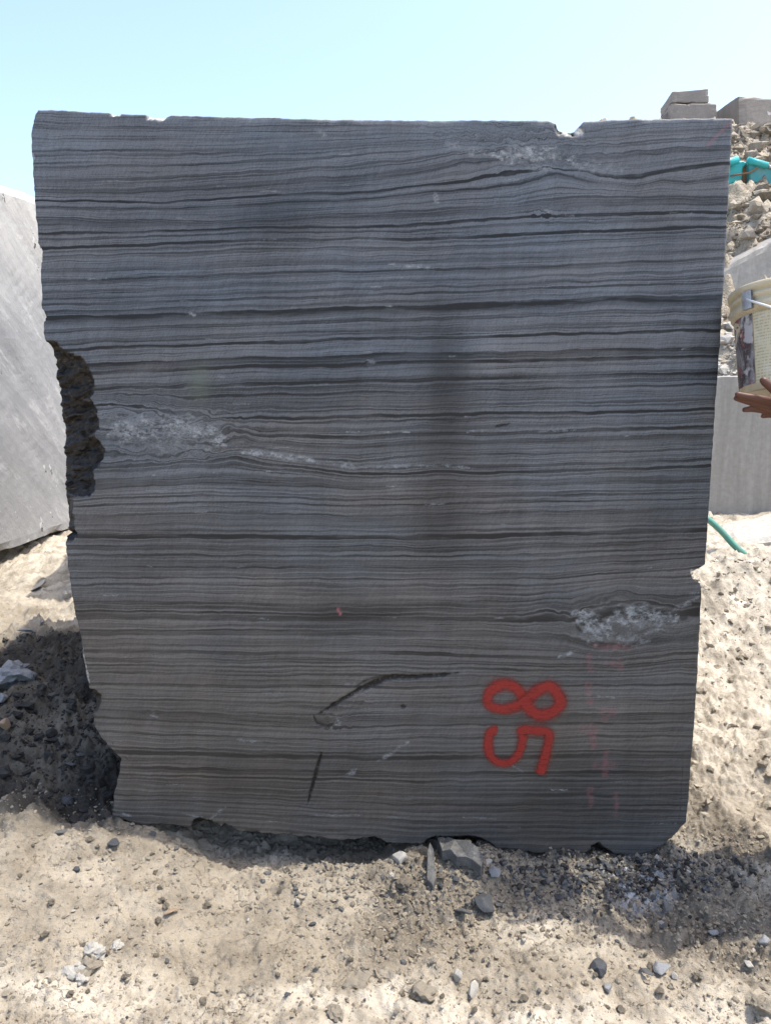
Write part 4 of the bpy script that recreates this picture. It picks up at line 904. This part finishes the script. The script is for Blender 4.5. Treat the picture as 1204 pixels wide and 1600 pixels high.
bd = lathe('pail_body', [(.001, .004), (rb - .008, .004), (rb - .006, 0), (rb, .004), (rad(.235), .235), (rad(.235) + .010, .238), (rad(.25) + .010, .258), (rad(.262) + .002, .262), (rad(.272) + .002, .272),
     (rad(.274) + .009, .275), (rad(.285) + .009, .286), (rad(.288) + .004, .288), (rad(.294) + .004, .294), (rad(.296) + .013, .296), (rad(H) + .013, .312), (rad(H) + .008, H), (rad(H) - .004, H), (rad(.28) - .004, .28), (rb - .006, .012), (.001, .010)], M_PLAS, BU)
def mat_label():
    t = NT('printed_label'); o = t.obj(); n = t.noise(t.vmul(o, (16, 16, 9)), 1, 4, .6, .8); m_ = t.noise(t.vmul(o, (30, 30, 12)), 1, 3, .6, 1.0)
    col = t.mix(t.rng(n, .4, .55), (.26, .25, .255), (.075, .055, .055)); col = t.mix(t.rng(m_, .56, .62), col, (.26, .08, .07))
    col = t.mix(t.rng(t.noise(o, 14, 3), .58, .62, 0, .8), col, (.5, .48, .48)); f = t.noise(o, 130, 3, .7); col = t.mix(t.rng(f, .55, .7, 0, .6), col, (.45, .42, .38))
    return t.done(col, .45)
def mat_text():
    t = NT('printed_notes'); o = t.obj(); s = t.n('ShaderNodeSeparateXYZ'); t.put(s.inputs[0], o)
    w = t.math('SINE', t.math('MULTIPLY', s.outputs[2], 700)); g = t.noise(t.vmul(o, (260, 260, 40)), 1, 2, .5); w2 = t.math('MULTIPLY', t.rng(w, .1, .4), t.rng(g, .45, .52))
    col = t.mix(t.math('MULTIPLY', w2, .6), (.54, .475, .32), (.25, .22, .16)); return t.done(t.mix(t.rng(t.noise(o, 25, 4), .5, .7, 0, .6), col, (.62, .6, .5)), .5)
def lab(name, a0, a1, z0, z1, mat):
    return lathe(name, [(rad(z0 + (z1 - z0) * i / 8) + .0012, z0 + (z1 - z0) * i / 8) for i in range(9)], mat, bd, 24, R(a0), R(a1))
lab('printed_label', 140, 206.5, .022, .228, mat_label()); lab('printed_label', 208, 275, .022, .228, mat_text())
pl = [(160, .221), (172, .222), (181, .214), (185, .20), (183, .185), (177, .172), (171, .16), (168, .145), (166, .16), (168, .178), (173, .19), (173, .20), (166, .208)]
pm = bpy.data.meshes.new('paper_peel'); pm.from_pydata([((rad(z) + .0025) * math.cos(R(a_)), (rad(z) + .0025) * math.sin(R(a_)), z) for a_, z in pl], [], [tuple(range(len(pl)))]); link('paper_peel', pm, M_PLAS, bd)
ang = R(253); lug = empty
def arcbox(name, a_c, wdeg, z0, z1, th, mat, parent): return lathe(name, [(rad(z0) + .011, z0), (rad(z0) + .011 + th, z0), (rad(z1) + .011 + th, z1), (rad(z1) + .011, z1), (rad(z0) + .011, z0)], mat, parent, 6, R(a_c - wdeg), R(a_c + wdeg), False)
lg = arcbox('handle_lug', 206, 6, .238, .29, .010, M_LUG, BU); arcbox('handle_lug', 26, 6, .238, .29, .010, M_LUG, BU)
hpz = []
for i in range(25):
    w = math.pi * i / 24; q = R(206) ; r_ = rad(.26) + .02
    c0 = Vector((math.cos(q), math.sin(q), 0)) * r_ * math.cos(w); sd = Vector((-math.sin(q), math.cos(q), 0)) * r_ * 1.12 * math.sin(w); dn = Vector((0, 0, -.10 * math.sin(w)))
    hpz.append(tuple(c0 + sd + dn + Vector((0, 0, .266))))
tube('wire_handle', hpz, .0034, M_WIRE, BU, 8)

# ------------------------------------------------------------------ the person holding it (only one hand in the frame)
M_SKIN = mat_flat('brown_skin', (.115, .052, .036), .45, 0, .3, 60, (.06, .028, .02), .0008)
def skin_mesh(name, chains, voxel, mat, parent, sub=2):
    vs = []; es = []; rs = []; roots = []
    for ch in chains:
        idx_ = {}
        root = len(vs)
        for key, (p, r_) in ch['v'].items(): idx_[key] = len(vs); vs.append(p); rs.append(r_)
        for a_, b_ in ch['e']: es.append((idx_[a_], idx_[b_]))
        roots.append(root)
    me = bpy.data.meshes.new(name); me.from_pydata([tuple(v_) for v_ in vs], es, [])
    o = link(name, me, mat, parent); o.modifiers.new('skin', 'SKIN')
    sv = me.skin_vertices[0].data if me.skin_vertices else None
    if sv is None:
        bm = bmesh.new(); bm.from_mesh(me); bm.verts.layers.skin.verify(); bm.to_mesh(me); bm.free(); sv = me.skin_vertices[0].data
    for i, r_ in enumerate(rs):
        sv[i].radius = r_ if hasattr(r_, '__len__') else (r_, r_); sv[i].use_root = i in roots
    o.modifiers['skin'].use_smooth_shade = True
    s_ = o.modifiers.new('subdivision', 'SUBSURF'); s_.levels = sub; s_.render_levels = sub
    def bake(nn):
        bpy.context.view_layer.update(); dg = bpy.context.evaluated_depsgraph_get()
        nm_ = bpy.data.meshes.new_from_object(o.evaluated_get(dg)); o.modifiers.clear(); o.data = nm_; nm_.name = nn
    if voxel:
        bake(name); bm = bmesh.new(); bm.from_mesh(o.data); bmesh.ops.holes_fill(bm, edges=[e for e in bm.edges if e.is_boundary], sides=0); bmesh.ops.triangulate(bm, faces=[f for f in bm.faces if len(f.verts) > 4]); bmesh.ops.recalc_face_normals(bm, faces=bm.faces); bm.to_mesh(o.data); bm.free()
        rm = o.modifiers.new('remesh', 'REMESH'); rm.mode = 'VOXEL'; rm.voxel_size = voxel; rm.use_smooth_shade = True
        sm = o.modifiers.new('smooth', 'SMOOTH'); sm.factor = .5; sm.iterations = 1
        bake(name); bm = bmesh.new(); bm.from_mesh(o.data); left = set(bm.verts); big = []
        while left:                      # keep the skin, drop bubbles left inside it
            v0 = left.pop(); isl = [v0]; st = [v0]
            while st:
                for e in st.pop().link_edges:
                    for w in e.verts:
                        if w in left: left.discard(w); isl.append(w); st.append(w)
            big.append(isl)
        print('islands', sorted((len(i) for i in big), reverse=True)[:8])
        big.sort(key=len); bmesh.ops.delete(bm, geom=[v_ for i in big[:-1] for v_ in i], context='VERTS'); bm.to_mesh(o.data); bm.free()
    return o
PB = empty('person', (1.62, 2.24, gh(1.62, 2.24) + .02)); tag(PB, 'person beyond the right edge holding the bucket up on an open hand', 'person')
def V(x, y, z): return (x - 1.62, y - 2.24 + .05, z)
body = {'v': {'pel': (V(1.62, 2.24, .94), .14), 'ab': (V(1.62, 2.24, 1.10), (.12, .15)), 'ch': (V(1.62, 2.24, 1.28), (.12, .17)), 'sh': (V(1.62, 2.24, 1.41), (.08, .10)), 'nk': (V(1.61, 2.24, 1.49), .052), 'hd0': (V(1.59, 2.24, 1.56), .072), 'hd1': (V(1.58, 2.24, 1.65), .09), 'hd2': (V(1.59, 2.24, 1.72), .06),
    'ls': (V(1.61, 2.06, 1.40), .055), 'le': (V(1.37, 2.06, 1.30), .042), 'lw': (V(1.215, 2.19, 1.475), .027),
    'rs': (V(1.61, 2.42, 1.40), .055), 're': (V(1.40, 2.50, 1.36), .042), 'rw': (V(1.27, 2.43, 1.60), .027),
    'lh': (V(1.62, 2.15, .88), .085), 'lk': (V(1.61, 2.13, .48), .058), 'la': (V(1.64, 2.12, .07), .04), 'lt': (V(1.48, 2.10, .01), .035),
    'rh': (V(1.62, 2.33, .88), .085), 'rk': (V(1.61, 2.36, .48), .058), 'ra': (V(1.64, 2.37, .07), .04), 'rt': (V(1.48, 2.39, .01), .035)},
    'e': [('pel', 'ab'), ('ab', 'ch'), ('ch', 'sh'), ('sh', 'nk'), ('nk', 'hd0'), ('hd0', 'hd1'), ('hd1', 'hd2'), ('sh', 'ls'), ('ls', 'le'), ('le', 'lw'), ('sh', 'rs'), ('rs', 're'), ('re', 'rw'),
          ('pel', 'lh'), ('lh', 'lk'), ('lk', 'la'), ('la', 'lt'), ('pel', 'rh'), ('rh', 'rk'), ('rk', 'ra'), ('ra', 'rt')]}
def chain(pts): return {'v': {i: p for i, p in enumerate(pts)}, 'e': [(i, i + 1) for i in range(len(pts) - 1)]}
def HP(px, py, Y): p = at(px, py, Y + .05); return (p.x - 1.62, p.y - 2.24, p.z - PB.location.z)
hand = [
 chain([(V(1.235, 2.18, 1.46), (.026, .022)), (HP(1238, 650, 2.20), (.036, .022)), (HP(1218, 640, 2.205), (.036, .018)), (HP(1206, 634, 2.21), (.03, .014))]),
 chain([(HP(1232, 640, 2.18), 0.0141), (HP(1206, 627, 2.175), 0.0125), (HP(1182, 622, 2.17), 0.0118), (HP(1162, 619, 2.17), 0.0109), (HP(1147, 615, 2.17), 0.0084)]),
 chain([(HP(1232, 645, 2.20), 0.0141), (HP(1206, 637, 2.19), 0.0125), (HP(1182, 631, 2.185), 0.0118), (HP(1160, 625, 2.185), 0.0109), (HP(1145, 621, 2.185), 0.0084)]),
 chain([(HP(1234, 650, 2.215), 0.0141), (HP(1208, 645, 2.205), 0.0123), (HP(1188, 640, 2.20), 0.0115), (HP(1172, 639, 2.20), 0.0102), (HP(1158, 641, 2.20), 0.0082)]),
 chain([(HP(1236, 656, 2.225), 0.0128), (HP(1218, 652, 2.215), 0.0109), (HP(1204, 648, 2.21), 0.0100), (HP(1194, 649, 2.21), 0.0090), (HP(1187, 652, 2.21), 0.0072)]),
 chain([(HP(1240, 642, 2.17), 0.0192), (HP(1222, 622, 2.135), 0.0160), (HP(1206, 606, 2.125), 0.0141), (HP(1194, 597, 2.125), 0.0125), (HP(1187, 590, 2.128), 0.0097)])]
rhand = [chain([(V(1.275, 2.43, 1.59), .026), (V(1.25, 2.42, 1.66), (.03, .018)), (V(1.24, 2.41, 1.69), (.03, .014))])]
for i, dx in enumerate((-.03, -.01, .01, .03)):
    rhand.append(chain([(V(1.255 + dx, 2.42, 1.67), .010), (V(1.235 + dx, 2.405, 1.72), .0095), (V(1.215 + dx, 2.385, 1.75 - .006 * i), .009), (V(1.20 + dx, 2.375, 1.77 - .01 * i), .007)]))
rhand.append(chain([(V(1.28, 2.42, 1.63), .012), (V(1.305, 2.39, 1.66), .010), (V(1.305, 2.36, 1.69), .008)]))
face_ = [chain([(V(1.385, 2.24, 1.625), .014), (V(1.372, 2.24, 1.605), .013)]), chain([(V(1.46, 2.15, 1.63), .018), (V(1.465, 2.147, 1.60), .014)]), chain([(V(1.46, 2.33, 1.63), .018), (V(1.465, 2.333, 1.60), .014)]), chain([(V(1.41, 2.24, 1.555), .03), (V(1.395, 2.24, 1.55), .022)])]
for k_ in body['v']:                     # trunk and legs stand a little nearer than first laid out
    if k_ not in ('lw', 'rw'):
        p_, r_ = body['v'][k_]; body['v'][k_] = ((p_[0] - (.06 if k_ in ('le', 're') else .12), p_[1], p_[2] - (.03 if k_ in ('le', 're') else 0)), r_)
skin_mesh('body', [body] + hand + rhand + face_, .0036, M_SKIN, PB)
M_SHIRT = mat_flat('faded_shirt_cotton', (.22, .25, .30), .9, 0, .3, 12); M_TROU = mat_flat('dusty_trousers_cotton', (.11, .10, .09), .9, 0, .5, 8, (.3, .26, .2))
def grow(keys, r, kv=None):
    d = {}
    for k in keys:
        p, q = body['v'][k]; q = q if hasattr(q, '__len__') else (q, q); d[k] = (p, (q[0] + r, q[1] + r))
    if kv: d.update(kv)
    return {'v': d, 'e': [(a_, b_) for a_, b_ in body['e'] if a_ in d and b_ in d]}
mid = lambda k1, k2, t_: tuple(Vector(body['v'][k1][0]).lerp(Vector(body['v'][k2][0]), t_))
sh = grow(['pel', 'ab', 'ch', 'sh', 'ls', 'rs'], .014, {'lsl': (mid('ls', 'le', .65), .064), 'rsl': (mid('rs', 're', .65), .064)}); sh['e'] += [('ls', 'lsl'), ('rs', 'rsl')]
skin_mesh('shirt', [sh], 0, M_SHIRT, PB)
tr = grow(['pel', 'lh', 'lk', 'rh', 'rk'], .02, {'lc': (mid('lk', 'la', .85), .068), 'rc': (mid('rk', 'ra', .85), .068)}); tr['e'] += [('lk', 'lc'), ('rk', 'rc')]
skin_mesh('trousers', [tr], 0, M_TROU, PB)
skin_mesh('hair', [chain([(V(1.505, 2.24, 1.64), .085), (V(1.49, 2.24, 1.70), .088), (V(1.48, 2.24, 1.735), .06)])], 0, mat_flat('black_hair', (.015, .013, .012), .6), PB)
for s_ in (2.105, 2.385): skin_mesh('shoe', [chain([(V(1.55, s_, .03), .05), (V(1.46, s_, .03), .052), (V(1.34, s_, .02), .04)])], 0, M_BLACK, PB)
